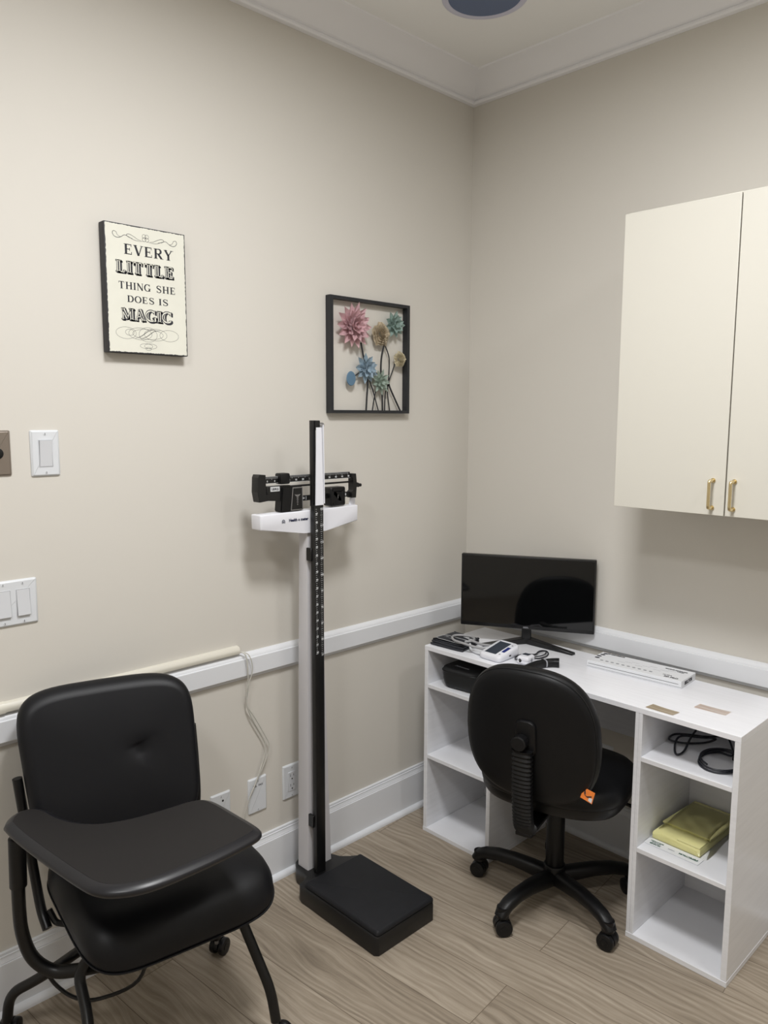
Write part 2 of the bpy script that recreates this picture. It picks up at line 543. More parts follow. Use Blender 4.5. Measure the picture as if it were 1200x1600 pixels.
# ------------------------------------------------------------------ ceiling fixtures
def ring_bm(cx, cy_, z0, z1, r0, r1, n=64):
    bm = bmesh.new()
    prof = [(r0, z1), (r0, z0 + 0.002), (r0 + 0.003, z0), (r1 - 0.006, z0), (r1 - 0.001, z0 + 0.002), (r1, z1)]
    rings = [[bm.verts.new((cx + r * math.cos(2 * PI * k / n), cy_ + r * math.sin(2 * PI * k / n), z)) for k in range(n)] for r, z in prof]
    m = len(rings)
    for i in range(m):
        a, b = rings[i], rings[(i + 1) % m]
        for k in range(n):
            bm.faces.new((a[k], a[(k + 1) % n], b[(k + 1) % n], b[k]))
    return bm

def downlight(x, y, r, lit, label, watts=0):
    t = thing('recessed_downlight', label, 'ceiling light', (x, y, CEIL))
    part('trim_ring', ring_bm(x, y, CEIL - 0.006, CEIL + 0.001, r * 0.845, r), M['ltrim'], t)
    bm = bmesh.new()
    cyl(bm, (x, y, CEIL - 0.003), (x, y, CEIL + 0.001), r * 0.845, seg=64)
    part('lens', bm, M['diff'] if lit else M['lens'], t)
    if lit:
        ld = bpy.data.lights.new('lamp_light', 'AREA')
        ld.shape = 'DISK'; ld.size = r * 1.9; ld.energy = watts; ld.color = LAMP_COL; ld.spread = LAMP_SPREAD
        lo = bpy.data.objects.new('lamp_light', ld); COL.objects.link(lo)
        lo.parent = t; lo.location = (0, 0, -0.012)
downlight(0.418, -0.4635, 0.129, False, 'round recessed ceiling light with blue-grey lens, switched off, above the corner')
for i, (x, y, w, e) in enumerate(LAMPS):
    downlight(x, y, w / 2, True, ['lit round ceiling light in front of the cabinet', 'lit round ceiling light by the right end of the back wall', 'added round fill light in the ceiling behind the viewer'][i], e)

# ------------------------------------------------------------------ desk
DX0, DX1, DF, DB, DH = 0.147, 1.260, -0.403, -0.057, 0.708
desk = thing('desk', 'white laminate desk with three open cubbies on each side', 'desk', (0.70, -0.23, 0))
bv = dict(bev=0.0008, seg=1)
part('desktop', bx(DX0, DX1, DF, DB, DH - 0.016, DH, **bv), M['lamtop'], desk, angle=20)
for x0, x1, dl in ((DX0, DX0 + .016, 0), (0.437, 0.453, 0), (0.966, 0.9768, 0), (0.9772, 0.988, 0), (1.244, 1.260, 0)):
    part('side_panel', bx(x0, x1, DF + .0005, DB, 0.016, DH - 0.0162, **bv), M['lam'], desk, angle=20)
part('bottom_panel', bx(DX0 - .001, 0.4535, DF - .001, DB, 0.0, 0.0158, **bv), M['lam'], desk, angle=20)
part('bottom_panel', bx(0.9655, DX1 + .001, DF - .001, DB, 0.0, 0.0158, **bv), M['lam'], desk, angle=20)
for x0, x1, z in ((0.1632, 0.4368, 0.567), (0.1632, 0.4368, 0.2996), (0.9882, 1.2438, 0.5645), (0.9882, 1.2438, 0.288)):
    part('shelf', bx(x0, x1, DF + 0.0008, DB - .004, z - 0.014, z, **bv), M['lam'], desk, angle=20)
part('back_panel', bx(0.9882, 1.2438, DB - .004, DB - .0005, 0.0162, DH - 0.0165), M['lam'], desk, angle=20)
part('back_panel', bx(0.4532, 0.9658, DB - .016, DB - .0005, 0.462, DH - 0.0165, **bv), M['lam'], desk, angle=20)

# ------------------------------------------------------------------ wall cabinet
cab = thing('wall_cabinet', 'cream two-door wall cabinet with brass pulls hanging above the desk', 'cabinet', (1.15, 0, 1.267))
part('carcass', bx(0.831, 1.474, -0.3055, -0.0005, 1.267, 2.103, bev=.001, seg=1), M['cream'], cab, angle=20)
for x0, x1, hx in ((0.828, 1.1495, 1.1175), (1.1525, 1.478, 1.1735)):
    d = part('cabinet_door', bx(x0, x1, -0.325, -0.3065, 1.267, 2.097, bev=.0012, seg=2), M['cream'], cab, angle=20)
    bm = tb(fillet_path([(hx, -0.3255, 1.287), (hx, -0.349, 1.2875), (hx, -0.351, 1.293), (hx, -0.351, 1.355), (hx, -0.349, 1.3605), (hx, -0.3255, 1.361)], 0.01), 0.0042, seg=12)
    cyl(bm, (hx, -0.3253, 1.2872), (hx, -0.3285, 1.2872), 0.0065, seg=16); cyl(bm, (hx, -0.3253, 1.3608), (hx, -0.3285, 1.3608), 0.0065, seg=16)
    part('pull_handle', bm, M['brass'], d)

# ------------------------------------------------------------------ wall plates on the left wall
def plate_bm(yc, zc, w, h, t=0.006):
    bm = bmesh.new()
    xf = frame((0.0002, yc, zc), (0, 1, 0), (0, 0, 1), (1, 0, 0))
    layered(bm, rrect(w, h, 0.004, 3), [(0, 0), (0, 0.0018), (0.003, 0.0052), (0.0045, t)], xf)
    return bm
def screw(yc, zc, par, x=0.0062):
    bm = cy((x, yc, zc), (x + .001, yc, zc), 0.0032, seg=14)
    part('screw', bm, M['plate'], par)
    part('screw_slot', bx(x + .0009, x + .0012, yc - .0006, yc + .0006, zc - .0026, zc + .0026), M['dark'], par, smooth=False)
def rocker(yc, zc, par, flip):
    part('rocker_frame', bx(0.0058, 0.0072, yc - .0172, yc + .0172, zc - .0342, zc + .0342, bev=.0005, seg=1), M['plateg'], par)
    part('rocker_gap', bx(0.0070, 0.00735, yc - .0160, yc + .0160, zc - .0330, zc + .0330), M['greyink'], par, smooth=False)
    bm = bmesh.new()
    hi, lo, mid = 0.0125, 0.0074, 0.0092
    if flip: pr = [(hi, -.0322), (mid, 0), (lo, .0322)]
    else: pr = [(lo, -.0322), (mid, 0), (hi, .0322)]
    pts = [(0.006, yc - .0150, zc - .0322)] + [(x, yc - .0150, zc + z) for x, z in pr] + [(0.006, yc - .0150, zc + .0322)]
    prism(bm, pts, (0, .030, 0))
    part('rocker', bm, M['plateg'], par, angle=8)

s1 = thing('light_switch', 'white single rocker light switch on the wall beside the steel plate', 'light switch', (0, -1.655, 1.434))
part('cover_plate', plate_bm(-1.655, 1.434, 0.071, 0.115), M['plate'], s1, angle=25)
rocker(-1.655, 1.434, s1, False); screw(-1.655, 1.482, s1); screw(-1.655, 1.386, s1)
s2 = thing('double_light_switch', 'white wide plate with two rocker switches low on left wall', 'light switch', (0, -1.751, 1.067))
part('cover_plate', plate_bm(-1.751, 1.067, 0.116, 0.115), M['plate'], s2, angle=25)
for yy in (-1.728, -1.774):
    rocker(yy, 1.067, s2, True); screw(yy, 1.115, s2); screw(yy, 1.019, s2)
s3 = thing('steel_control_plate', 'brushed steel wall plate with a round black knob at the left edge', 'wall plate', (0, -1.772, 1.437))
part('cover_plate', plate_bm(-1.772, 1.437, 0.071, 0.110), M['nickel'], s3, angle=25)
part('knob', cy((0.0062, -1.772, 1.437), (0.0215, -1.772, 1.437), 0.0135, seg=28, bev=.002), M['plastic'], s3)

def outlet(yc, zc, name, label, kind):
    t = thing(name, label, 'wall outlet', (0, yc, zc))
    part('cover_plate', plate_bm(yc, zc, 0.071, 0.118), M['plate'], t, angle=25)
    screw(yc, zc + .048, t); screw(yc, zc - .048, t)
    if kind == 'duplex':
        part('socket', bx(0.0058, 0.0078, yc - .0165, yc + .0165, zc - .0335, zc + .0335, bev=.0007, seg=1), M['plateg'], t)
        for dz in (0.017, -0.017):
            bm = bmesh.new()
            box(bm, 0.0078, 0.0081, yc - .0075, yc - .0058, zc + dz - .000, zc + dz + .009)
            box(bm, 0.0078, 0.0081, yc + .0055, yc + .0072, zc + dz + .001, zc + dz + .008)
            cyl(bm, (0.0078, yc, zc + dz - .008), (0.0081, yc, zc + dz - .008), 0.0026, seg=12)
            part('slots', bm, M['dark'], t, smooth=False)
    elif kind == 'jack':
        part('jack', cy((0.0060, yc + .006, zc + .034), (0.0068, yc + .006, zc + .034), 0.0035, seg=14), M['dark'], t)
    elif kind == 'blank':
        for s_, dy_ in (('TEL', -.011), ('FAX', .011)):
            part('lettering', text_bm(s_, 0.009, (0.0063, yc + dy_, zc + .032), (0, 1, 0), (0, 0, 1), bold=.0002), M['ink'], t, smooth=False)
    return t
outlet(-0.9015, 0.3125, 'power_outlet', 'white power outlet plate just left of the scale column', 'duplex')
outlet(-1.0385, 0.312, 'blank_wall_plate', 'blank white wall plate lettered TEL FAX under the hanging cable', 'blank')
outlet(-1.176, 0.306, 'jack_plate', 'white wall plate partly hidden behind the chair tablet corner', 'jack')

# outlet on the back wall under the desk
ob_ = thing('power_outlet', 'white power outlet on the back wall under the desk behind the swivel chair', 'wall outlet', (0.650, 0, 0.312))
bm = bmesh.new()
layered(bm, rrect(0.071, 0.118, 0.004, 3), [(0, 0), (0, 0.0018), (0.003, 0.0052), (0.0045, 0.006)], frame((0.650, -0.0002, 0.312), (1, 0, 0), (0, 0, 1), (0, -1, 0)))
part('cover_plate', bm, M['plate'], ob_, angle=25)
for dz in (0.017, -0.017):
    bm = bmesh.new()
    for dx in (-.0066, .0064):
        box(bm, 0.65 + dx - .001, 0.65 + dx + .001, -0.0066, -0.0061, 0.312 + dz, 0.312 + dz + .009)
    part('slots', bm, M['dark'], ob_, smooth=False)

# ------------------------------------------------------------------ raceway and hanging cable
rw = thing('cable_raceway', 'cream plastic cable raceway running along the top of the chair rail', 'cable cover', (0, -1.45, 0.809))
def race(y0, y1, g):
    bm = bmesh.new()
    pr = [(0.0003, 0.7955 - g), (0.010 + g, 0.7955 - g), (0.0165 + g, 0.799 - g), (0.0185 + g, 0.806), (0.0175 + g, 0.813 + g), (0.012 + g, 0.8195 + g), (0.0003, 0.822 + g)]
    prism(bm, [(x, y0, z) for x, z in pr], (0, y1 - y0, 0)); return bm
part('channel', race(-2.9, -1.1025, 0), M['race'], rw, angle=35)
part('coupler', race(-1.845, -1.787, 0.0012), M['race'], rw, angle=35)
cb = thing('hanging_cable', 'thin grey cable pair hanging from the raceway end down to the outlets', 'cable', (0.02, -1.08, 0.27))
def strand(dy, dx):
    P = [(0.014, -1.115, 0.804), (0.016, -1.098, 0.803), (0.027 + dx, -1.088 + dy, 0.790), (0.028 + dx, -1.083 + dy * 1.5, 0.740), (0.020 + dx, -1.078 - dy * .5, 0.680), (0.016, -1.081, 0.630), (0.014, -1.060 + dy, 0.575),
         (0.013, -1.022 + dy, 0.505), (0.014 + dx, -1.011 + dy * 1.2, 0.470), (0.014, -1.022 + dy, 0.425), (0.014, -1.052, 0.360), (0.014, -1.073, 0.325)]
    return P
part('strand', tb(smooth_path(strand(0.0, 0)), 0.0021, seg=10), M['cable'], cb)
part('strand', tb(smooth_path(strand(0.011, 0.001) + [(0.012, -1.088, 0.28), (0.010, -1.094, 0.235), (0.008, -1.097, 0.19)]), 0.0016, seg=10), M['cable'], cb)

# ------------------------------------------------------------------ lettered wall sign
sg = thing('lettered_wall_sign', 'cream box sign with black lettering about little things hanging on left wall', 'sign', (0, -1.377, 1.69))
SY0, SY1, SZ0, SZ1 = -1.4915, -1.2625, 1.6915, 2.0185
part('box_body', bx(0.0005, 0.0300, SY0, SY1, SZ0, SZ1, bev=.0015, seg=2), M['signbox'], sg)
bm = bmesh.new()
pts = []
def edge_pts(a, b, n):
    return [(a[0] + (b[0] - a[0]) * k / n, a[1] + (b[1] - a[1]) * k / n) for k in range(n)]
c4 = [(SY0 + .003, SZ0 + .0028), (SY1 - .0032, SZ0 + .0028), (SY1 - .0032, SZ1 - .003), (SY0 + .003, SZ1 - .003)]
for i in range(4):
    pts += edge_pts(c4[i], c4[(i + 1) % 4], 70)
pts = [(0.0301, y + random.uniform(-.0009, .0009), z + random.uniform(-.0009, .0009)) for y, z in pts]
prism(bm, pts, (0.0002, 0, 0))
part('face_panel', bm, M['signface'], sg, smooth=False)

FX = 0.0304
def stroke2(pts, ws):
    """flat variable-width ribbon in glyph space -> list of quads"""
    out = []; n = len(pts)
    L_, R_ = [], []
    for i in range(n):
        a = Vector(pts[max(i - 1, 0)]); b = Vector(pts[min(i + 1, n - 1)])
        t = (b - a).normalized(); nn = Vector((-t.y, t.x)); p = Vector(pts[i]); w = ws[i] if isinstance(ws, list) else ws
        L_.append(p + nn * w / 2); R_.append(p - nn * w / 2)
    for i in range(n - 1):
        out.append([L_[i], L_[i + 1], R_[i + 1], R_[i]])
    return out
def rect2(x0, y0, x1, y1): return [[Vector((x0, y0)), Vector((x1, y0)), Vector((x1, y1)), Vector((x0, y1))]]
def arc2(cx, cy_, rx, ry, a0, a1, tk, tn, n=22):
    P, Wd = [], []
    for k in range(n + 1):
        a = math.radians(a0 + (a1 - a0) * k / n)
        P.append((cx + rx * math.cos(a), cy_ + ry * math.sin(a))); Wd.append(tn + (tk - tn) * abs(math.cos(a)) ** 1.3)
    return stroke2(P, Wd)
def glyph(ch, tk=0.17, tn=0.07, sf=0.055, so=0.08):
    """slab-serif capitals drawn in a unit-high box; returns (quads, advance)"""
    Q = []
    def stem(x, w=tk, top=True, bot=True, y0=0.0, y1=1.0):
        nonlocal Q
        Q += rect2(x - w / 2, y0, x + w / 2, y1)
        if bot: Q += rect2(x - w / 2 - so, y0, x + w / 2 + so, y0 + sf)
        if top: Q += rect2(x - w / 2 - so, y1 - sf, x + w / 2 + so, y1)
    if ch in 'EL':
        stem(.22); Q += rect2(.2, 0, .74, tn); Q += rect2(.74 - sf, 0, .74, .27)
        if ch == 'E':
            Q += rect2(.2, 1 - tn, .72, 1); Q += rect2(.72 - sf, .75, .72, 1)
            Q += rect2(.2, .47, .55, .47 + tn); Q += rect2(.55 - sf * .5, .36, .55 + sf * .5, .64)
        return Q, .84
    if ch == 'I': stem(.20); return Q, .42
    if ch == 'H':
        stem(.22); stem(.78); Q += rect2(.2, .46, .8, .46 + tn); return Q, 1.02
    if ch == 'T':
        stem(.44, top=False); Q += rect2(.06, 1 - tn, .82, 1); Q += rect2(.06, .74, .06 + sf, 1); Q += rect2(.82 - sf, .74, .82, 1); return Q, .90
    if ch == 'V':
        Q += stroke2([(.16, 1), (.47, 0)], tk); Q += stroke2([(.78, 1), (.47, 0)], tn)
        Q += rect2(.0, 1 - sf, .34, 1); Q += rect2(.64, 1 - sf, .92, 1); return Q, .92
    if ch == 'A':
        Q += stroke2([(.14, 0), (.45, 1)], tn); Q += stroke2([(.76, 0), (.45, 1)], tk)
        Q += rect2(.22, .3, .68, .3 + tn); Q += rect2(.0, 0, .28, sf); Q += rect2(.58, 0, .94, sf); return Q, .95
    if ch == 'Y':
        Q += stroke2([(.14, 1), (.44, .45)], tk); Q += stroke2([(.76, 1), (.44, .45)], tn)
        stem(.44, top=False, y1=.5); Q += rect2(.0, 1 - sf, .34, 1); Q += rect2(.62, 1 - sf, .92, 1); return Q, .92
    if ch == 'M':
        stem(.18, tn); stem(.92); Q += stroke2([(.18, .98), (.54, .1)], tk * .95); Q += stroke2([(.90, .98), (.54, .1)], tn); return Q, 1.14
    if ch == 'N':
        stem(.18, tn); stem(.80, tn, bot=False); Q += stroke2([(.16, .98), (.80, .02)], tk); return Q, .98
    if ch == 'R':
        stem(.22); Q += rect2(.2, 1 - tn, .48, 1); Q += rect2(.2, .46, .48, .46 + tn)
        Q += arc2(.47, .735, .23, .24, -90, 90, tk, tn); Q += stroke2([(.45, .5), (.76, .03)], tk); Q += rect2(.68, 0, .94, sf); return Q, .94
    if ch == 'D':
        stem(.22); Q += rect2(.2, 1 - tn, .45, 1); Q += rect2(.2, 0, .45, tn); Q += arc2(.44, .5, .36, .465, -90, 90, tk, tn); return Q, .94
    if ch == 'O': Q += arc2(.47, .5, .37, .47, 0, 360, tk, tn, 34); return Q, .94
    if ch in 'CG':
        Q += arc2(.47, .5, .37, .47, 42, 318, tk, tn, 30)
        Q += rect2(.76, .66, .76 + sf, 1.0)
        if ch == 'G': Q += rect2(.68, .02, .68 + tk * .9, .42); Q += rect2(.56, .42 - sf, .94, .42); return Q, .98
        Q += rect2(.76, .12, .76 + sf, .3)
        return Q, .90
    if ch == 'S':
        P = [(.66, .78), (.60, .90), (.44, .965), (.27, .93), (.17, .80), (.20, .66), (.36, .555), (.52, .47), (.66, .36), (.68, .20), (.57, .07), (.40, .035), (.24, .09), (.15, .23)]
        P2 = [tuple(v)[:2] for v in smooth_path([(p[0], p[1], 0) for p in P], 4)]
        n = len(P2); Wd = [tn + (tk - tn) * math.exp(-((i / (n - 1) - .5) / .22) ** 2) for i in range(n)]
        Q += stroke2(P2, Wd); Q += rect2(.64, .70, .64 + sf, .99); Q += rect2(.13, .01, .13 + sf, .30); return Q, .84
    return Q, .45
def text_quads(s, **k):
    Q, x = [], 0
    for ch in s:
        g, adv = glyph(ch, **k)
        Q.append([[p + Vector((x, 0)) for p in q] for q in g]); x += adv + 0.045
    return [q for g in Q for q in g], x - 0.045
def put_quads(bm, Q, wid, y0, y1, z0, z1, x, dy=0, dz=0):
    for q in Q:
        try: bm.faces.new([bm.verts.new((x, y0 + (y1 - y0) * p.x / wid + dy, z0 + (z1 - z0) * p.y + dz)) for p in q])
        except ValueError: pass
for s, y0, y1, z0, z1 in (('EVERY', -1.441, -1.299, 1.9435, 1.9695), ('THING', -1.459, -1.3675, 1.855, 1.8735), ('SHE', -1.3535, -1.295, 1.855, 1.8735),
                          ('DOES', -1.4365, -1.358, 1.8225, 1.8395), ('IS', -1.3465, -1.317, 1.8225, 1.8395)):
    lm = bmesh.new()
    Q, w = text_quads(s, tk=.20, tn=.085)
    put_quads(lm, Q, w, y0, y1, z0, z1, FX)
    part('lettering', lm, M['ink'], sg, smooth=False)
for s, y0, y1, z0, z1 in (('LITTLE', -1.4635, -1.2985, 1.8955, 1.927), ('MAGIC', -1.4545, -1.3085, 1.7765, 1.807)):
    lm = bmesh.new()
    for k in range(6):
        Q, w = text_quads(s, tk=.34, tn=.15, sf=.12, so=.07)
        put_quads(lm, Q, w, y0, y1, z0, z1, FX + k * .00002, dy=.0038 * k / 5, dz=-.0030 * k / 5)
    part('lettering', lm, M['ink'], sg, smooth=False)
    lm = bmesh.new()
    Q, w = text_quads(s, tk=.25, tn=.075, sf=.06, so=.045)
    put_quads(lm, Q, w, y0, y1, z0 + .001, z1 - .001, FX + .0002)
    part('letter_inlay', lm, M['signface'], sg, smooth=False)
    lm = bmesh.new()
    Q, w = text_quads(s, tk=.11, tn=.0, sf=.0, so=.0)
    put_quads(lm, Q, w, y0, y1, z0 + .004, z1 - .004, FX + .0003)
    part('letter_hatching', lm, M['ink'], sg, smooth=False)
# flourishes
def ribbon(bm, pts, w0, w1=None):
    n = len(pts); ws = [w0 if w1 is None else w0 + (w1 - w0) * math.sin(PI * i / (n - 1)) for i in range(n)]
    for q in stroke2(pts, ws):
        try: bm.faces.new([bm.verts.new((FX, p.x, p.y)) for p in q])
        except ValueError: pass
def sp2(pts, n=8): return [(v.x, v.y) for v in smooth_path([(a, b, 0) for a, b in pts], n)]
fl = bmesh.new()
cyy, czz = -1.3786, 1.9890
for s in (-1, 1):
    f = lambda u, v: (cyy + s * u, czz + v)
    ribbon(fl, sp2([f(*p) for p in ((.068, -.004), (.074, -.003), (.079, .001), (.081, .006), (.088, .008), (.091, .002), (.086, -.005), (.077, -.007), (.068, -.004), (.058, .002), (.045, -.002), (.032, -.007), (.018, -.008), (.004, -.006))]), .0006, .0014)
    ribbon(fl, sp2([f(*p) for p in ((.012, -.006), (.022, -.004), (.034, .002), (.046, .006), (.053, .003), (.047, -.002), (.036, -.004))]), .0006, .0012)
for a in range(4):
    an = a * PI / 2 + PI / 4
    c = (cyy + .0055 * math.cos(an), czz + .002 + .0055 * math.sin(an))
    ribbon(fl, [(c[0] + .0052 * math.cos(t * PI / 12), c[1] + .0052 * math.sin(t * PI / 12)) for t in range(25)], .0008)
cyy, czz = -1.380, 1.7430
def ell(cx, cz, a, b, th=0):
    o = []
    for t in range(49):
        u = a * math.cos(t * PI / 24); v = b * math.sin(t * PI / 24)
        o.append((cx + u * math.cos(th) - v * math.sin(th), cz + u * math.sin(th) + v * math.cos(th)))
    return o
for cx, cz, a, b, th in ((cyy - .062, czz, .028, .015, 0), (cyy + .062, czz, .028, .015, 0), (cyy - .022, czz, .033, .0155, 0), (cyy + .022, czz, .033, .0155, 0), (cyy, czz - .001, .026, .019, 0), (cyy, czz, .044, .013, 0),
                         (cyy - .052, czz + .002, .012, .008, 0), (cyy - .006, czz - .031, .018, .0065, 0), (cyy + .006, czz - .031, .018, .0065, 0), (cyy, czz - .038, .008, .004, 0)):
    ribbon(fl, ell(cx, cz, a, b, th), .0007)
for d in (-.008, .008):
    ribbon(fl, sp2([(cyy - .03 + d, czz - .013), (cyy - .012 + d, czz - .006), (cyy + .010 + d, czz + .009), (cyy + .03 + d, czz + .013)]), .0004, .0016)
part('flourish', fl, M['ink'], sg, smooth=False)

# ------------------------------------------------------------------ metal flower wall art
fa = thing('flower_wall_art', 'black square metal frame with coloured metal flowers hanging right of the lettered sign', 'wall art', (0, -0.55, 1.54))
Y0, Y1, Z0, Z1 = -0.738, -0.366, 1.5375, 1.9180
fb = bmesh.new()
t_ = 0.013
box(fb, .002, .025, Y0, Y0 + t_, Z0, Z1); box(fb, .002, .025, Y1 - t_, Y1, Z0, Z1)
box(fb, .0021, .0249, Y0 + t_, Y1 - t_, Z0, Z0 + t_ * .8); box(fb, .0021, .0249, Y0 + t_, Y1 - t_, Z1 - t_ * .8, Z1)
part('frame', fb, M['framem'], fa, smooth=False)
hk = tb([(0.014, -0.386 + .006 * math.cos(t * PI / 8), 1.902 + .006 * math.sin(t * PI / 8)) for t in range(16)], .0011, seg=8, closed=True)
part('hanging_ring', hk, M['framem'], fa)
def stemp(P, r=.0022):
    part('stem', tb(smooth_path([(x, y, z) for x, y, z in P]), r, seg=8), M['framem'], fa)
stemp([(.018, -.597, 1.775), (.018, -.585, 1.726), (.016, -.572, 1.690), (.014, -.562, 1.646), (.014, -.566, 1.590), (.014, -.569, 1.547)], .003)
stemp([(.018, -.486, 1.778), (.018, -.497, 1.745), (.016, -.500, 1.715), (.014, -.4985, 1.674), (.014, -.4925, 1.60), (.014, -.4905, 1.547)], .003)
stemp([(.018, -.486, 1.778), (.016, -.464, 1.740), (.014, -.458, 1.7127), (.012, -.459, 1.66), (.012, -.464, 1.61), (.012, -.4535, 1.547)], .0021)
stemp([(.018, -.434, 1.712), (.016, -.448, 1.678), (.015, -.4627, 1.646), (.015, -.478, 1.605), (.015, -.481, 1.547)], .0021)
stemp([(.016, -.462, 1.640), (.016, -.450, 1.617), (.016, -.404, 1.547)], .003)
stemp([(.017, -.556, 1.650), (.017, -.538, 1.610), (.017, -.514, 1.547)], .0021)
stemp([(.018, -.515, 1.640), (.016, -.530, 1.600), (.016, -.5416, 1.547)], .0021)
stemp([(.018, -.6449, 1.655), (.018, -.615, 1.668), (.018, -.5758, 1.6909), (.016, -.5374, 1.6796), (.016, -.505, 1.672)], .002)
def dahlia(cy_, cz, R, m, rings, off=0.0, depth=.03, twist=0):
    bm = bmesh.new()
    cx = 0.019
    for ri, (frac, cnt, tilt, wf) in enumerate(rings):
        for k in range(cnt):
            a = 2 * PI * k / cnt + ri * 0.37 + twist + random.uniform(-.03, .03)
            Lp = R * frac * random.uniform(.93, 1.05); wv_ = R * wf * 1.28
            rad = Vector((0, math.cos(a), math.sin(a))); tan = Vector((0, -math.sin(a), math.cos(a))); nx = Vector((1, 0, 0))
            d = (rad * math.cos(tilt) + nx * math.sin(tilt)).normalized()
            up = (nx * math.cos(tilt) - rad * math.sin(tilt)).normalized()
            o = Vector((cx + ri * depth * .12, cy_, cz)) + rad * R * .04
            b0 = o; c1 = o + d * Lp * .5 - up * wv_ * .18; tip = o + d * Lp + up * Lp * .06
            l1 = o + d * Lp * .38 + tan * wv_ * .5 + up * wv_ * .12; r1 = o + d * Lp * .38 - tan * wv_ * .5 + up * wv_ * .12
            l2 = o + d * Lp * .68 + tan * wv_ * .42 + up * wv_ * .12; r2 = o + d * Lp * .68 - tan * wv_ * .42 + up * wv_ * .12
            c2 = o + d * Lp * .8 - up * wv_ * .05
            V = [bm.verts.new(v) for v in (b0, l1, l2, tip, r2, r1, c1, c2)]
            for f in ((0, 6, 1), (0, 5, 6), (1, 6, 7, 2), (6, 5, 4, 7), (2, 7, 3), (7, 4, 3)):
                bm.faces.new([V[i] for i in f])
    bmesh.ops.solidify(bm, geom=bm.faces[:], thickness=.0007)
    return bm
def flower(bm, m, lab):
    o = part('flower', bm, m, fa, angle=15); o['label'] = lab
flower(dahlia(-.635, 1.827, .073, None, [(1.04, 14, .10, .31), (.80, 11, .40, .33), (.56, 8, .80, .28), (.36, 5, 1.15, .20)]), M['pink'], 'large pink dahlia flower')
flower(dahlia(-.443, 1.846, .046, None, [(1.04, 9, .12, .38), (.76, 6, .48, .40), (.48, 5, .95, .28)]), M['teal'], 'teal green flower')
flower(dahlia(-.578, 1.689, .050, None, [(1.05, 9, .12, .36), (.78, 7, .45, .36), (.50, 5, .90, .28)], twist=.3), M['blue'], 'light blue flower')
flower(dahlia(-.509, 1.646, .041, None, [(1.06, 9, .12, .34), (.76, 7, .45, .34), (.48, 5, .90, .28)], twist=.6), M['sage'], 'sage green flower')
def carnation(cy_, cz, R, tiltv=(1, 0, 0)):
    bm = bmesh.new()
    for ri, (fr, h, ph) in enumerate(((1.0, .004, 0), (.86, .011, .5), (.70, .017, 1.1), (.54, .021, 1.9), (.40, .024, 2.6), (.27, .026, .2), (.15, .027, 1.0))):
        n = 60
        A, B = [], []
        for k in range(n):
            a = 2 * PI * k / n
            rr = R * fr * (1 + .08 * math.sin(5 * a + ph) + .05 * math.sin(11 * a + ph * 2))
            A.append(bm.verts.new((0.017 + h * .35, cy_ + R * fr * .35 * math.cos(a), cz + R * fr * .35 * math.sin(a))))
            B.append(bm.verts.new((0.018 + h + .0018 * math.sin(13 * a + ph), cy_ + rr * math.cos(a), cz + rr * math.sin(a))))
        for k in range(n):
            bm.faces.new((A[k], A[(k + 1) % n], B[(k + 1) % n], B[k]))
    bmesh.ops.solidify(bm, geom=bm.faces[:], thickness=.0006)
    return bm
flower(carnation(-.508, 1.808, .040), M['tan'], 'tan carnation flower')
flower(carnation(-.416, 1.728, .027), M['ivory'], 'small ivory carnation flower')
bm = bmesh.new()
layered(bm, superel(.0205, .0245, 2.0, 32), [(0.004, 0), (0, .003), (0.0015, .0052), (0.004, .0056)], frame((0.018, -.6449, 1.6529), (0, 1, 0), (0, 0, 1), (1, 0, 0)))
flower(bm, M['bud'], 'slate blue oval bud')

# ------------------------------------------------------------------ physician scale
sc_ = thing('beam_scale', 'tall white beam medical scale with black platform standing against left wall', 'scale', (0.34, -0.88, 0))
out = [(0.045, -0.905), (0.045, -0.850), (0.060, -0.832), (0.105, -0.812), (0.135, -0.800), (0.158, -0.776), (0.170, -0.757), (0.185, -0.752), (0.512, -0.752), (0.5235, -0.764),
       (0.5235, -0.992), (0.512, -1.002), (0.178, -1.000), (0.163, -0.995), (0.158, -0.975), (0.148, -0.957), (0.125, -0.950), (0.085, -0.946), (0.058, -0.930)]
out = out[::-1]
# orient CCW
def ccw(P):
    a = sum(P[i][0] * P[(i + 1) % len(P)][1] - P[(i + 1) % len(P)][0] * P[i][1] for i in range(len(P)))
    return P if a > 0 else P[::-1]
out = ccw(out)
bm = bmesh.new(); layered(bm, out, [(0.002, 0.0), (0, 0.004), (0, 0.054), (0.0025, 0.0585), (0.006, 0.0598)], lambda x, y, z: Vector((x, y, z)))
part('base', bm, M['castiron'], sc_)
bm = bmesh.new()
layered(bm, rrect(0.335, 0.242, 0.010, 4), [(0.003, 0.0600), (0.001, 0.0625), (0.0015, 0.069), (0.006, 0.0745), (0.010, 0.0755)], lambda x, y, z: Vector((x + .3555, y - .877, z)))
part('platform', bm, M['rubber'], sc_)
# column, wider at the foot
bm = bmesh.new()
def colring(z, x0, x1, y0, y1):
    return [bm.verts.new((x, y, z)) for x, y in ((x0, y0), (x1, y0), (x1, y1), (x0, y1))]
r0 = colring(.0598, .078, .130, -.9345, -.8345); r1 = colring(.75, .084, .130, -.928, -.860); r2 = colring(1.178, .088, .130, -.925, -.872)
for a, b in ((r0, r1), (r1, r2)):
    for k in range(4): bm.faces.new((a[k], a[(k + 1) % 4], b[(k + 1) % 4], b[k]))
bm.faces.new(r0[::-1]); bm.faces.new(r2)
bmesh.ops.bevel(bm, geom=[e for e in bm.edges if abs((e.verts[0].co - e.verts[1].co).z) > .2], offset=.003, segments=2, affect='EDGES', profile=.5)
part('column', bm, M['alum'], sc_)
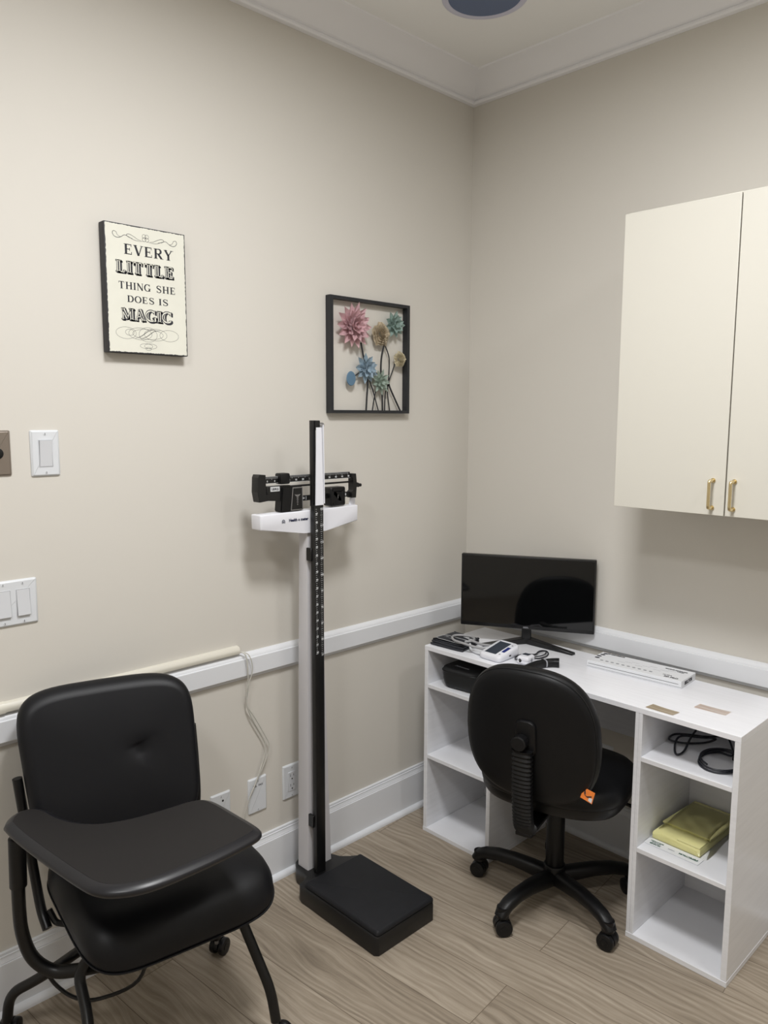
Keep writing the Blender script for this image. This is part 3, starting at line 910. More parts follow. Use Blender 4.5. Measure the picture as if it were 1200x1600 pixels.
# beam housing
HX0, HX1 = 0.092, 0.140
bm = bmesh.new()
hp = [(-1.1055, 1.241), (-1.1040, 1.196), (-0.945, 1.1725), (-0.858, 1.1715), (-0.7235, 1.1915), (-0.7225, 1.2425)]
prism(bm, [(HX0, y, z) for y, z in hp], (HX1 - HX0, 0, 0))
bmesh.ops.bevel(bm, geom=bm.edges[:], offset=.0035, segments=3, affect='EDGES', profile=.5)
hs = part('beam_housing', bm, M['white'], sc_)
part('lettering', text_bm('Health o meter', 0.0118, (HX1 + .0003, -0.9655, 1.2165), (0, 1, -.008), (0, 0.008, 1), bold=.0006), M['inkblue'], hs, smooth=False)
lg = bmesh.new()
ribq = []
for t in range(14):
    a0, a1 = PI * (t / 13) * 1.25 - .4, PI * ((t + 1) / 13) * 1.25 - .4
    ro, ri = .0058, .0036
    ribq.append([(ro * math.cos(a0), ro * math.sin(a0)), (ro * math.cos(a1), ro * math.sin(a1)), (ri * math.cos(a1), ri * math.sin(a1)), (ri * math.cos(a0), ri * math.sin(a0))])
ribq.append([(-.0016, -.005), (.0016, -.005), (.0016, .0015), (-.0016, .0015)])
ribq.append([(-.0058, -.0055), (-.0032, -.0055), (-.0032, 0), (-.0058, 0)]); ribq.append([(.0032, -.0055), (.0058, -.0055), (.0058, 0), (.0032, 0)])
for q in ribq: lg.faces.new([lg.verts.new((HX1 + .0005, -1.0225 + a, 1.2155 + b)) for a, b in q])
part('logo', lg, M['inkblue'], hs, smooth=False)
part('clamp_knob', cy((.104, -.915, 1.163), (.125, -.915, 1.163), .0085, seg=24, bev=.002), M['plastic'], sc_)
# height rod and folded head piece
RXa, RXb = 0.148, 0.166
rod = part('height_rod', bx(RXa, RXb, -.9255, -.8895, 0.060, 1.2600, bev=.0012, seg=2), M['castiron'], sc_)
part('rod_sleeve', bx(RXa - .002, RXa + .012, -.9265, -.9125, 1.255, 1.515, bev=.0012, seg=2), M['castiron'], sc_)
part('rod_bracket', bx(.1302, RXa + .006, -.9300, -.9220, 1.085, 1.125, bev=.001, seg=1), M['castiron'], sc_)
part('rod_bracket', bx(.1302, RXa + .006, -.9310, -.9220, 0.215, 0.255, bev=.001, seg=1), M['castiron'], sc_)
bm = bmesh.new()
z = 0.792
i = 0
while z < 1.250:
    big = (i % 4 == 0)
    for yy in (-.918, -.898):
        box(bm, RXb + .0001, RXb + .0004, yy - (.004 if big else .0022), yy + (.004 if big else .0022), z - .0004, z + .0004)
    z += 0.0064; i += 1
part('scale_marks', bm, M['whiteink'], rod, smooth=False)
tbm = []
z = 0.7965; n = 30
while z < 1.25:
    part('numeral', text_bm(str(n), 0.0085, (RXb + .0003, -.9165, z), (0, 1, 0), (0, 0, 1), bold=.0002), M['whiteink'], rod, smooth=False); z += 0.0256; n += 1
z = 0.785; n = 77
while z < 1.25:
    part('numeral', text_bm(str(n), 0.0085, (RXb + .0003, -.8965, z), (0, 1, 0), (0, 0, 1), bold=.0002), M['whiteink'], rod, smooth=False); z += 0.0512; n += 5
bm = bmesh.new()
prism(bm, [(.167, -.9175, 1.494), (.167, -.9225, 1.2585), (.167, -.892, 1.2585), (.167, -.8985, 1.494)], (.003, 0, 0))
prism(bm, [(.146, -.8985, 1.502), (.146, -.893, 1.265), (.170, -.889, 1.262), (.170, -.8915, 1.502)], (0, .0025, 0))
part('head_piece', bm, M['white'], sc_)
part('hinge', cy((.160, -.9015, 1.5000), (.160, -.8855, 1.5000), .0085, seg=20, bev=.001), M['silver'], sc_)
part('hinge_bracket', bx(.147, .165, -.9175, -.8990, 1.4850, 1.5148, bev=.002, seg=2), M['castiron'], sc_)
# beams
bf = bmesh.new()
XB = .118
def poly_yz(bm, P, x0, x1): prism(bm, [(x0, y, z) for y, z in P], (x1 - x0, 0, 0))
poly_yz(bf, [(-1.108, 1.350), (-1.103, 1.359), (-1.081, 1.3575), (-1.081, 1.300), (-1.070, 1.298), (-1.070, 1.281), (-1.104, 1.278), (-1.110, 1.308)], .104, .136)
poly_yz(bf, [(-.742, 1.3445), (-.7225, 1.3438), (-.7210, 1.316), (-.710, 1.312), (-.710, 1.299), (-.7215, 1.300), (-.7225, 1.2655), (-.742, 1.2660), (-.742, 1.2855), (-.735, 1.291), (-.735, 1.330), (-.742, 1.333)], .108, .132)
box(bf, XB - .004, XB + .004, -1.082, -.738, 1.3145, 1.3200)
poly_yz(bf, [(-1.072, 1.3225), (-1.072, 1.280), (-.985, 1.273), (-.985, 1.322)], .110, .128)
bmesh.ops.bevel(bf, geom=[e for e in bf.edges if e.calc_length() > .015], offset=.0009, segments=1, affect='EDGES')
bfo = part('beam_frame', bf, M['castiron'], sc_)
part('small_beam', bx(XB - .003, XB + .004, -1.0815, -.7405, 1.3300, 1.3505, bev=.0008, seg=1), M['castiron'], sc_)
part('large_beam', bx(XB - .003, XB + .004, -.9900, -.7410, 1.2700, 1.2860, bev=.0008, seg=1), M['castiron'], sc_)
bm = bmesh.new()
for k in range(66):
    y = -1.075 + k * .005
    if y > -.745: break
    h = .006 if k % 5 == 0 else .0035
    box(bm, XB + .0041, XB + .0044, y - .0004, y + .0004, 1.3475 - h, 1.3478)
for k in range(11):
    y = -.94 + k * .018
    box(bm, XB + .0041, XB + .0044, y - .0006, y + .0006, 1.2725, 1.2835)
box(bm, XB + .0041, XB + .0043, -1.081, -.7405, 1.3495, 1.3502); box(bm, XB + .0041, XB + .0043, -1.081, -.7405, 1.3302, 1.3309)
part('beam_marks', bm, M['whiteink'], sc_, smooth=False)
nb_ = []
for k in range(13):
    nb_.append(text_bm(str(k * 4), 0.0078, (XB + .0043, -1.066 + k * .0265, 1.3365), (0, 1, 0), (0, 0, 1), bold=.0002))
for k, s in enumerate(('50', '100', '150', '200')):
    nb_.append(text_bm(s, 0.0085, (XB + .0043, -.932 + k * .056, 1.278), (0, 1, 0), (0, 0, 1), bold=.0002))
for b_ in nb_: part('numeral', b_, M['whiteink'], sc_, smooth=False)
bm = bx(.106, .137, -1.0275, -.9925, 1.3265, 1.3590, bev=.0045, seg=2); part('small_poise', bm, M['plastic'], sc_)
bm = bmesh.new(); layered(bm, rrect(.062, .060, .006, 3), [(.002, 0), (0, .003), (0, .034), (.003, .0375), (.012, .038), (.016, .034)], frame((.102, -.8055, 1.2755), (0, 1, 0), (0, 0, 1), (1, 0, 0)))
lp = part('large_poise', bm, M['plastic'], sc_)
part('poise_emblem', tb([(0.1375, -.8055, 1.2695), (0.1375, -.8055, 1.2815)], .0009, seg=6), M['silver'], lp)
# badge box with emblem plate
bm = bmesh.new()
prism(bm, [(.100, -1.027, 1.2430), (.100, -.9430, 1.2430), (.100, -.9430, 1.3175), (.100, -1.020, 1.3175)], (.034, 0, 0))
bmesh.ops.bevel(bm, geom=bm.edges[:], offset=.003, segments=2, affect='EDGES')
bb = part('badge_box', bm, M['plastic'], sc_)
bm = bmesh.new(); P_ = [(-.9905, 1.2450), (-.9445, 1.2450), (-.9455, 1.3150), (-.9830, 1.3150)]
prism(bm, [(.1341, y, z) for y, z in P_], (.0012, 0, 0)); part('badge_border', bm, M['silver'], bb, smooth=False)
P2 = [(-.9875, 1.2480), (-.9473, 1.2480), (-.9480, 1.3122), (-.9805, 1.3122)]
bm = bmesh.new(); prism(bm, [(.1350, y, z) for y, z in P2], (.0007, 0, 0)); part('badge_face', bm, M['castiron'], bb, smooth=False)
em = bmesh.new()
ex = .1362; ey, ez = -.9655, 1.283
box(em, ex - .0004, ex, ey - .0008, ey + .0008, ez - .017, ez + .010)
box(em, ex - .0004, ex, ey - .0016, ey + .0016, ez - .022, ez - .0185)
for s in (-1, 1):
    em.faces.new([em.verts.new((ex, ey + s * a, ez + b)) for a, b in ((0, .003), (.006, .005), (.0115, .0105), (.0035, .0095), (0, .0075))])
    pp = [(ey + s * .0032 * math.sin(t * PI / 8), ez + .004 - .020 * t / 24) for t in range(25)]
    for q in stroke2(pp, [.0012 * (1 - t / 40) for t in range(25)]): em.faces.new([em.verts.new((ex, p.x, p.y)) for p in q])
part('emblem', em, M['silver'], bb, smooth=False)
lb = part('capacity_label', bx(.1281, .1287, -1.0595, -1.0265, 1.3065, 1.3205), M['whiteink'], bfo, smooth=False)
part('lettering', text_bm('LB/KG', 0.0095, (.1289, -1.043, 1.3130), (0, 1, -.05), (0, .05, 1), bold=.0003), M['ink'], lb, smooth=False)
# beam end: white upright, wire loop, knob
bm = bmesh.new(); prism(bm, [(.110, -.7370, 1.2395), (.110, -.7105, 1.2395), (.110, -.7085, 1.315), (.110, -.7190, 1.315)], (.003, 0, 0)); part('beam_guide', bm, M['white'], sc_, smooth=False)
part('wire_loop', tb(fillet_path([(.1145, -.719, 1.300), (.1145, -.719, 1.327), (.1145, -.708, 1.327), (.1145, -.708, 1.293), (.1145, -.719, 1.293)], .003), .0014, seg=8), M['silver'], sc_)
part('balance_knob', cy((.118, -.712, 1.305), (.118, -.690, 1.304), .0055, seg=20, bev=.001), M['plastic'], sc_)

# ------------------------------------------------------------------ casters
def caster(parent, x, y, ztop, ang, R=.025, w=.046, stem=True):
    """twin-wheel caster; ang = rolling direction; returns the caster part with wheels as sub-parts"""
    d = Vector((math.cos(ang), math.sin(ang), 0)); ax = Vector((-d.y, d.x, 0))
    c = Vector((x, y, R))
    bm = bmesh.new()
    # hood: half shell over the wheels
    n = 14
    prof = []
    for k in range(n + 1):
        a = math.radians(-20 + 200 * k / n)
        prof.append((math.cos(a) * (R * 1.02), math.sin(a) * (R * 1.02)))
    prof += [(-R * .3, -R * .1), (R * .4, -R * .1)]
    prism(bm, [c + d * u + Vector((0, 0, v)) - ax * w * .13 for u, v in prof], ax * w * .26)
    if stem:
        cyl(bm, (x, y, R * 1.5), (x, y, ztop), .0075, seg=16)
        cyl(bm, (x, y, R * 1.9), (x, y, R * 2.25), .013, seg=20, bev=.002)
    co = part('caster', bm, M['plastic'], parent)
    for s in (-1, 1):
        a = c + ax * s * w * .15; b = c + ax * s * w * .5
        bm = cy(a, b, R, seg=32, bev=.004)
        cyl(bm, b - ax * s * .001, b + ax * s * .0015, R * .45, seg=20)
        part('wheel', bm, M['plastic'], co)
    return co

# ------------------------------------------------------------------ swivel office chair
CX, CY, CA = 0.714, -0.400, math.radians(14)
cr_, ci_ = math.cos(CA), math.sin(CA)
def oc(x, y, z):        # local: +x right of the sitter, +y forward
    return Vector((CX + x * cr_ - y * ci_, CY + x * ci_ + y * cr_, z))
ch = thing('office_chair', 'black armless swivel task chair on casters pushed up to the white desk', 'chair', (CX, CY, 0))
# five-arm base
hub = bmesh.new()
cyl(hub, (CX, CY, .060), (CX, CY, .118), .034, seg=32, bev=.004)
base_ang = math.radians(-92)
RB = .268
arms = []
for k in range(5):
    a = base_ang + k * 2 * PI / 5
    d = Vector((math.cos(a), math.sin(a), 0)); s = Vector((-d.y, d.x, 0))
    arms.append(d)
    sect = []
    for r, zt, hw, hh in ((.020, .103, .024, .026), (.07, .108, .0235, .024), (.13, .112, .022, .021), (.19, .110, .021, .019), (.235, .101, .021, .018), (.258, .088, .0205, .018), (.270, .070, .018, .012)):
        cpos = Vector((CX, CY, zt - hh)) + d * r
        tv = Vector((0, 0, 1))
        if r > .25: tv = (Vector((0, 0, 1)) + d * (1.4 if r > .265 else .6)).normalized()
        ring = []
        for j in range(16):
            t = 2 * PI * j / 16
            cc, ss = math.cos(t), math.sin(t)
            ring.append(hub.verts.new(cpos + s * hw * math.copysign(abs(cc) ** .7, cc) + tv * hh * math.copysign(abs(ss) ** .8, ss)))
        sect.append(ring)
    for i in range(len(sect) - 1):
        for j in range(16):
            hub.faces.new((sect[i][j], sect[i][(j + 1) % 16], sect[i + 1][(j + 1) % 16], sect[i + 1][j]))
    hub.faces.new(sect[0][::-1]); hub.faces.new(sect[-1])
    cyl(hub, Vector((CX, CY, .052)) + d * .256, Vector((CX, CY, .085)) + d * .256, .0185, seg=20)
part('star_base', hub, M['plastic'], ch, angle=50)
for k, d in enumerate(arms):
    p = Vector((CX, CY, 0)) + d * .256
    caster(ch, p.x, p.y, .056, [0.9, 0.1, -0.5, 2.2, 0.3][k], R=.0255, w=.050)
gl = bmesh.new()
cyl(gl, (CX, CY, .100), (CX, CY, .300), .0285, seg=32, bev=.002)
cyl(gl, (CX, CY, .285), (CX, CY, .372), .0235, seg=28)
part('gas_lift', gl, M['plastic'], ch)
mb_ = bmesh.new()
box(mb_, -.075, .075, -.10, .10, .340, .3695, bev=.006, seg=2, mtx=frame_m((CX, CY, 0), (cr_, ci_, 0), (-ci_, cr_, 0), (0, 0, 1)))
part('seat_mechanism', mb_, M['plastic'], ch)
part('lever', tb(smooth_path([oc(.06, .02, .366), oc(.15, .03, .366), oc(.215, .03, .360), oc(.250, .028, .352)]), [.005] * 13 + [.006, .008, .009, .009, .008, .006], seg=12), M['plastic'], ch)
# seat
so_ = superel(.222, .215, 2.7, 64, 0, 0.0)
def seat_xf(x, y, h):
    z = h - .018 * max(0, (y - .12) / .1) ** 1.5 if y > .12 else h
    z += .010 * max(0, (-y - .12) / .1)
    return oc(x, y + .012, z)
bm = bmesh.new()
layered(bm, so_, [(.035, .370), (.010, .373), (.0, .389), (-.0015, .405)], seat_xf)
part('seat_pan', bm, M['plastic'], ch)
bm = bmesh.new()
layered(bm, so_, [(.004, .4035), (-.003, .406), (-.006, .418), (-.005, .432), (.002, .445), (.014, .454), (.034, .460)], seat_xf, dome=.004)
part('seat', bm, M['vinyl2'], ch, angle=60)
# backrest: local frame  x right, v up, w rearward
BZ = .637; BY = -.258
def back_xf(x, v, w):
    bend = .55 * x * x                     # wraps forward at the sides
    lean = .10 * v
    lb_ = .35 * max(0, -v - .02) ** 2 * 4
    return oc(x, BY - w - lean + bend + lb_ * 0.3, BZ + v)
bo = superel(.196, .203, 2.75, 72)
bo = [(x * (1 - .05 * (v / .2) * (1 if v > 0 else -.2)), v) for x, v in bo]
bm = bmesh.new()
layered(bm, bo, [(.045, -.040), (.020, -.036), (.006, -.027), (0.0, -.015), (-.001, 0.0), (.002, .010), (.007, .0155)], back_xf)
part('backrest_cushion', bm, M['vinyl2'], ch, angle=60)
bm = bmesh.new()
layered(bm, bo, [(.0065, .012), (.005, .0175), (.009, .0235), (.020, .0285), (.045, .032)], back_xf, dome=.004)
part('backrest_shell', bm, M['vinyl2'], ch, angle=60)
part('backrest_piping', tb([back_xf(x, v, .0155) for x, v in inset(bo, .0055)], .0028, seg=8, closed=True), M['vinyl2'], ch)
# spine bracket, knob and bellows
def bk(x, v, w): return oc(x, BY - w - .10 * v, BZ + v)
bm = bmesh.new()
layered(bm, rrect(.062, .105, .022, 6), [(0, .0), (0, .010), (.003, .0145), (.010, .016)], lambda x, y, z: bk(x + .004, y - .005 + .012, z + .030))
part('back_bracket', bm, M['plastic'], ch)
kc = bk(-.004, .000, .046)
kd = (bk(0, 0, 1) - bk(0, 0, 0)).normalized()
bm = cy(kc, kc + kd * .030, .0215, seg=14, bev=.004)
part('adjustment_knob', bm, M['plastic'], ch, angle=15)
sp = smooth_path([bk(0.0, -.024, .052), bk(0.0, -.09, .056), bk(0.0, -.15, .058), bk(0, -.21, .056), bk(0, -.258, .048), bk(0, -.280, .028)], 5)
bm = bmesh.new()
n = len(sp)
rings = []
side = Vector((cr_, ci_, 0))
for i in range(0, n):
    for sub in (0, 1):
        p = sp[i] if sub == 0 else sp[i].lerp(sp[min(i + 1, n - 1)], .5)
        t = (sp[min(i + 1, n - 1)] - sp[max(i - 1, 0)]).normalized(); u = side; v = t.cross(u).normalized()
        g = 1.0 if sub == 0 else .84
        rings.append([bm.verts.new(p + u * .0300 * g * math.copysign(abs(math.cos(a)) ** .6, math.cos(a)) + v * .0185 * g * math.copysign(abs(math.sin(a)) ** .7, math.sin(a))) for a in [2 * PI * j / 20 for j in range(20)]])
rings = rings[:-1]
for i in range(len(rings) - 1):
    for j in range(20): bm.faces.new((rings[i][j], rings[i][(j + 1) % 20], rings[i + 1][(j + 1) % 20], rings[i + 1][j]))
bm.faces.new(rings[0][::-1]); bm.faces.new(rings[-1])
part('bellows_cover', bm, M['plastic'], ch, angle=15)
bm = bmesh.new()
box(bm, -.024, .024, -.285, -.05, .345, .356, bev=.002, seg=1, mtx=frame_m((CX, CY, 0), (cr_, ci_, 0), (-ci_, cr_, 0), (0, 0, 1)))
part('spine_bar', bm, M['plastic'], ch)
# orange tag sewn into the seam
tp = back_xf(.168, -.128, .022)
tv = [tp + Vector(v) for v in ((-.010, -.004, .012), (.024, -.002, .006), (.019, -.008, -.025), (-.016, -.010, -.017))]
bm = bmesh.new(); prism(bm, tv, (0.0003, -0.0008, 0)); tg = part('fabric_tag', bm, M['orange'], ch, smooth=False); tg['label'] = 'orange tag with black and white print'
def tagp(u, v, off=-.0012):
    a = tv[0].lerp(tv[1], u); b = tv[3].lerp(tv[2], u); return a.lerp(b, v) + Vector((0.0004, off, 0))
bm = bmesh.new()
for q in (((.14, .15), (.22, .15), (.34, .52), (.18, .50)), ((.45, .60), (.82, .38), (.84, .50), (.50, .72)), ((.22, .52), (.50, .62), (.50, .70), (.24, .60))):
    bm.faces.new([bm.verts.new(tagp(*p)) for p in q])
part('print', bm, M['ink'], tg, smooth=False)
bm = bmesh.new(); bm.faces.new([bm.verts.new(tagp(*p)) for p in ((.66, .62), (.92, .55), (.94, .96), (.62, .88))]); part('print', bm, M['whiteink'], tg, smooth=False)

# ------------------------------------------------------------------ tablet-arm chair
OX, OY, OA = 0.345, -1.594, math.radians(-8)
fr_, fi_ = math.cos(OA), math.sin(OA)
def tc(f, l, z):        # f forward, l towards the sitter's left
    return Vector((OX + f * fr_ - l * fi_, OY + f * fi_ + l * fr_, z))
tch = thing('tablet_arm_chair', 'black padded chair with fold-down writing tablet and casters against left wall', 'chair', (OX, OY, 0))
# seat cushion
bm = bmesh.new()
so2 = [(x, y) for x, y in superel(.215, .225, 5.6, 72)]
def ts_xf(x, y, h):
    drop = .030 * max(0, (x - .10) / .11) ** 2
    return tc(x - .012, y + .035, h - drop)
layered(bm, so2, [(.030, .372), (.008, .376), (-.003, .388), (-.006, .405), (-.004, .424), (.004, .440), (.016, .451), (.034, .458)], ts_xf, dome=.006)
part('seat', bm, M['vinyl'], tch, angle=70)
part('seat_piping', tb([ts_xf(x, y, .395) for x, y in inset(so2, -.006)], .0022, seg=6, closed=True), M['vinyl'], tch)
# backrest
def tb_xf(x, v, w):      # x to the sitter's left, v up, w forward
    a = math.radians(-5)
    ff = -.172 + w - .30 * v + x * math.sin(-a) * 1.7 + .45 * x * x
    return tc(ff, -.022 + x, .676 + v * .97 + .00 * x)
bo2 = superel(.203, .188, 5.0, 80)
bo2 = [(x * (1 + .05 * v / .19) , v) for x, v in bo2]
bm = bmesh.new()
def tuft_xf(x, v, w):
    if w > .026:
        dx, dy = x - .070, v - .019
        k = dx if dx < 0 else dx * 1.4
        w -= .010 * math.exp(-((k / .022) ** 2 + ((dy + .05 * dx) / .0075) ** 2)) + .007 * math.exp(-((dx / .040) ** 2 + (dy / .026) ** 2))
    return tb_xf(x, v, w)
rings = []
for ins_, h_ in [(.030, -.026), (.006, -.022), (0, -.012), (-.001, 0), (.003, .011), (.010, .019), (.021, .0252)]:
    rings.append([tuft_xf(p[0], p[1], h_) for p in inset(bo2, ins_)])
b0_ = inset(bo2, .021)
for k in range(1, 40):
    q = 1 - k / 40
    rings.append([tuft_xf(p[0] * q, p[1] * q, .0252 + .0085 * (1 - q ** 2.6)) for p in b0_])
vr = [[bm.verts.new(p) for p in r] for r in rings]
for i in range(len(vr) - 1):
    for k in range(80): bm.faces.new((vr[i][k], vr[i][(k + 1) % 80], vr[i + 1][(k + 1) % 80], vr[i + 1][k]))
bm.faces.new(vr[0][::-1]); bm.faces.new(vr[-1])
bk_ = part('backrest', bm, M['vinyl'], tch, angle=70)
TR = .0115
for s in (-1, 1):
    l0 = -.022 + s * .213
    if s < 0:
        P = [(-.197, -.238, .668), (-.192, -.232, .60), (-.188, -.222, .50), (-.175, -.214, .405), (-.150, -.210, .345), (-.118, -.205, .312)]
    else:
        P = [(-.190, .197, .700), (-.180, .199, .60), (-.170, .197, .50), (-.172, .186, .405), (-.150, .182, .345), (-.118, .178, .312)]
    part('back_upright', tb(smooth_path([tc(*p) for p in P]), TR, seg=16), M['tube'], tch)
part('back_bracket', tb(fillet_path([tc(-.135, -.196, .348), tc(-.120, -.185, .318), tc(-.075, -.150, .322), tc(-.055, -.130, .335), tc(-.045, -.12, .365)], .01), .0075, seg=8), M['tube'], tch)
part('bracket_bolt', cy(tc(-.052, -.136, .322), tc(-.052, -.152, .322), .008, seg=6), M['tube'], tch)
# legs
legs = {
    'rr': [(.06, -.045, .345), (-.03, -.115, .300), (-.135, -.222, .182), (-.195, -.283, .128), (-.204, -.291, .055)],
    'rl': [(.06, .075, .345), (-.03, .145, .300), (-.125, .215, .182), (-.175, .245, .128), (-.182, .250, .055)],
    'fl': [(.045, .150, .372), (.085, .188, .325), (.172, .236, .130), (.188, .240, .058)],
    'fr': [(.060, -.085, .345), (.005, -.140, .292), (-.002, -.168, .250), (.069, -.165, .170), (.150, -.195, .110), (.165, -.200, .058)]}
for k, P in legs.items():
    part('leg', tb(fillet_path([tc(*p) for p in P], .05), .0125, seg=16), M['tube'], tch)
part('cross_bar', tb([tc(.045, -.11, .362), tc(.045, .155, .362)], .0125, seg=14), M['tube'], tch)
part('cross_bar', tb([tc(.06, -.05, .350), tc(.06, .08, .350)], .0125, seg=14), M['tube'], tch)
for (f, l), an in (((-.204, -.291), 2.4), ((-.182, .250), 2.0), ((.188, .240), .6), ((.165, -.200), .2)):
    p = tc(f, l, 0); dd = Vector((math.cos(an), math.sin(an), 0)) * .014
    caster(tch, p.x + dd.x, p.y + dd.y, .060, an, R=.024, w=.044, stem=False)
    cyb = cy(tc(f, l, .040), tc(f, l, .0575), .0070, seg=12); part('caster_stem', cyb, M['silver'], tch)
# tablet support
P = [(-.098, -.262, .600), (-.101, -.264, .520), (-.103, -.266, .400), (-.102, -.262, .330), (-.092, -.245, .270), (-.070, -.210, .236), (-.040, -.170, .236), (.02, -.10, .262), (.06, -.05, .300)]
part('tablet_support', tb(smooth_path([tc(*p) for p in P]), .0150, seg=18), M['tube'], tch)
part('support_sleeve', cy(tc(-.0985, -.2625, .572), tc(-.102, -.265, .452), .0190, seg=24, bev=.0015), M['plastic'], tch)
part('wire_hook', tb(smooth_path([tc(-.085, -.225, .240), tc(-.072, -.200, .190), (tc(-.045, -.165, .160)), tc(-.010, -.120, .160), tc(.06, -.05, .22), tc(.08, -.02, .33)]), .0045, seg=8), M['tube'], tch)
TAB = [(-0.078, -0.292), (-0.108, -0.278), (-0.130, -0.249), (-0.125, -0.216), (-0.092, -0.192), (-0.042, -0.175), (0.004, -0.147), (0.035, -0.107), (0.052, -0.047), (0.055, 0.021), (0.055, 0.082), (0.066, 0.118),
       (0.100, 0.138), (0.185, 0.155), (0.245, 0.166), (0.278, 0.165), (0.296, 0.139), (0.317, 0.049), (0.328, -0.03), (0.332, -0.087), (0.327, -0.128), (0.311, -0.166), (0.288, -0.192), (0.248, -0.212), (0.127, -0.247), (-0.011, -0.281)]
TAB = [(v.x, v.y) for v in smooth_path([(a, b, 0) for a, b in TAB + [TAB[0]]], 4)][:-1]
TAB = ccw(TAB)
bm = bmesh.new()
layered(bm, TAB, [(.014, .601), (.004, .603), (0, .609), (0, .613), (.003, .6175), (.018, .6245)], lambda x, y, z: tc(x, y, z))
tbl = part('tablet', bm, M['tabedge'], tch, angle=40)
bm = bmesh.new()
layered(bm, TAB, [(.0182, .620), (.0182, .6248), (.0186, .6252)], lambda x, y, z: tc(x, y, z))
part('tablet_surface', bm, M['tablet'], tbl, angle=30)

# ------------------------------------------------------------------ monitor
mc = Vector((0.405, -0.150, 0)); md = Vector((math.cos(.51), math.sin(.51), 0)); mn = Vector((md.y, -md.x, 0))
ZU = Vector((0, 0, 1))
MW, MZ0, MZ1 = .474, .770, 1.034
mo = thing('monitor', 'black flat screen monitor angled in the corner of the desk', 'monitor', (mc.x, mc.y, DH))
MM = frame_m(mc, md, ZU, mn)
bm = bmesh.new(); box(bm, -MW / 2, MW / 2, MZ0, MZ1, -.022, 0.0, bev=.0025, seg=2, mtx=MM)
box(bm, -MW / 2 + .07, MW / 2 - .07, MZ0 + .03, MZ1 - .07, -.040, -.0215, bev=.008, seg=2, mtx=MM)
part('bezel', bm, M['bezel'], mo)
bm = bmesh.new(); box(bm, -MW / 2 + .006, MW / 2 - .006, MZ0 + .014, MZ1 - .006, .0001, .0006, mtx=MM); part('screen', bm, M['screen'], mo, smooth=False)
part('lettering', text_bm('onn.', .011, mc + ZU * (MZ0 + .0075) + mn * .0004, md, ZU, bold=.0003), M['greyink'], mo, smooth=False)
bm = bmesh.new(); box(bm, -.017, .017, DH + .012, MZ0 + .06, -.036, -.0225, bev=.002, seg=1, mtx=MM); part('neck', bm, M['bezel'], mo)
bm = bmesh.new()
for s in (-1, 1):
    A = mc + md * s * .004 + mn * -.040; B = mc + md * s * (.172 if s > 0 else .150) + mn * (.058 if s > 0 else .044)
    d = (B - A).normalized(); q = Vector((-d.y, d.x, 0))
    h = .012
    a = [A + q * h * 1.3, B + q * h * .85, B - q * h * .85, A - q * h * 1.3]
    v0 = [bm.verts.new(p + ZU * (DH + .0003)) for p in a]
    v1 = [bm.verts.new(p + ZU * (DH + z)) for p, z in zip(a, (.022, .008, .008, .022))]
    bm.faces.new(v0[::-1]); bm.faces.new(v1)
    for k in range(4): bm.faces.new((v0[k], v0[(k + 1) % 4], v1[(k + 1) % 4], v1[k]))
bmesh.ops.bevel(bm, geom=bm.edges[:], offset=.0012, segments=1, affect='EDGES')
part('stand_foot', bm, M['bezel'], mo)

# ------------------------------------------------------------------ blood pressure cuff, hose, monitor
cu_ = thing('pressure_cuff', 'folded charcoal arm cuff with white print and grey hose on desk left end', 'blood pressure cuff', (.22, -.30, DH))
CO = ccw([(.153, -.372), (.165, -.382), (.286, -.374), (.294, -.354), (.276, -.262), (.264, -.252), (.165, -.250), (.152, -.262)])
for k, (z0, z1, ins) in enumerate(((DH + .0004, DH + .009, 0), (DH + .0088, DH + .017, .002), (DH + .0168, DH + .0235, .004))):
    bm = bmesh.new()
    P = [(v.x, v.y) for v in smooth_path([(a, b, 0) for a, b in CO + [CO[0]]], 5)][:-1]
    layered(bm, P, [(ins + .003, z0), (ins, z0 + .002), (ins, z1 - .002), (ins + .004, z1)], lambda x, y, z: Vector((x + .0015 * k, y + .002 * k, z + .0012 * math.sin(x * 40 + k))))
    part('fold', bm, M['cuff'], cu_)
zt = DH + .0262
part('lettering', text_bm('Allin g', .021, (.250, -.288, zt), (.97, -.22, 0), (.22, .97, 0), bold=.0008), M['whiteink'], cu_, smooth=False)
part('lettering', text_bm('M  XL', .018, (.205, -.335, zt), (.985, -.17, 0), (.17, .985, 0), bold=.0002), M['greyink'], cu_, smooth=False)
part('outline_print', tb([Vector((.225 + a, -.340 + b, zt - .0006)) for a, b in rrect(.120, .052, .014, 5)], .0007, seg=6, closed=True), M['whiteink'], cu_, smooth=False)
hz = DH + .032
H1 = [(0.286, -0.347, hz - .001), (0.298, -0.326, hz), (0.29, -0.298, hz), (0.261, -0.282, hz), (0.229, -0.293, hz), (0.213, -0.315, hz), (0.224, -0.342, hz), (0.251, -0.362, hz), (0.290, -0.372, hz + .002), (0.328, -0.365, hz - .002), (0.352, -0.345, hz - .010), (0.368, -0.325, hz - .015)]
part('hose', tb(smooth_path([Vector(p) for p in H1]), .0042, seg=12), M['hose'], cu_)
H2 = [(.290, -.330, hz + .001), (.304, -.318, hz - .002), (.318, -.300, DH + .020), (.335, -.275, DH + .014), (.352, -.262, DH + .012)]
part('hose', tb(smooth_path([Vector(p) for p in H2]), .0042, seg=12), M['hose'], cu_)
part('hose', tb(smooth_path([Vector(p) for p in ((.300, -.335, hz - .008), (.312, -.345, DH + .012), (.335, -.350, DH + .006), (.366, -.358, DH + .008))]), .0040, seg=12), M['plate'], cu_)

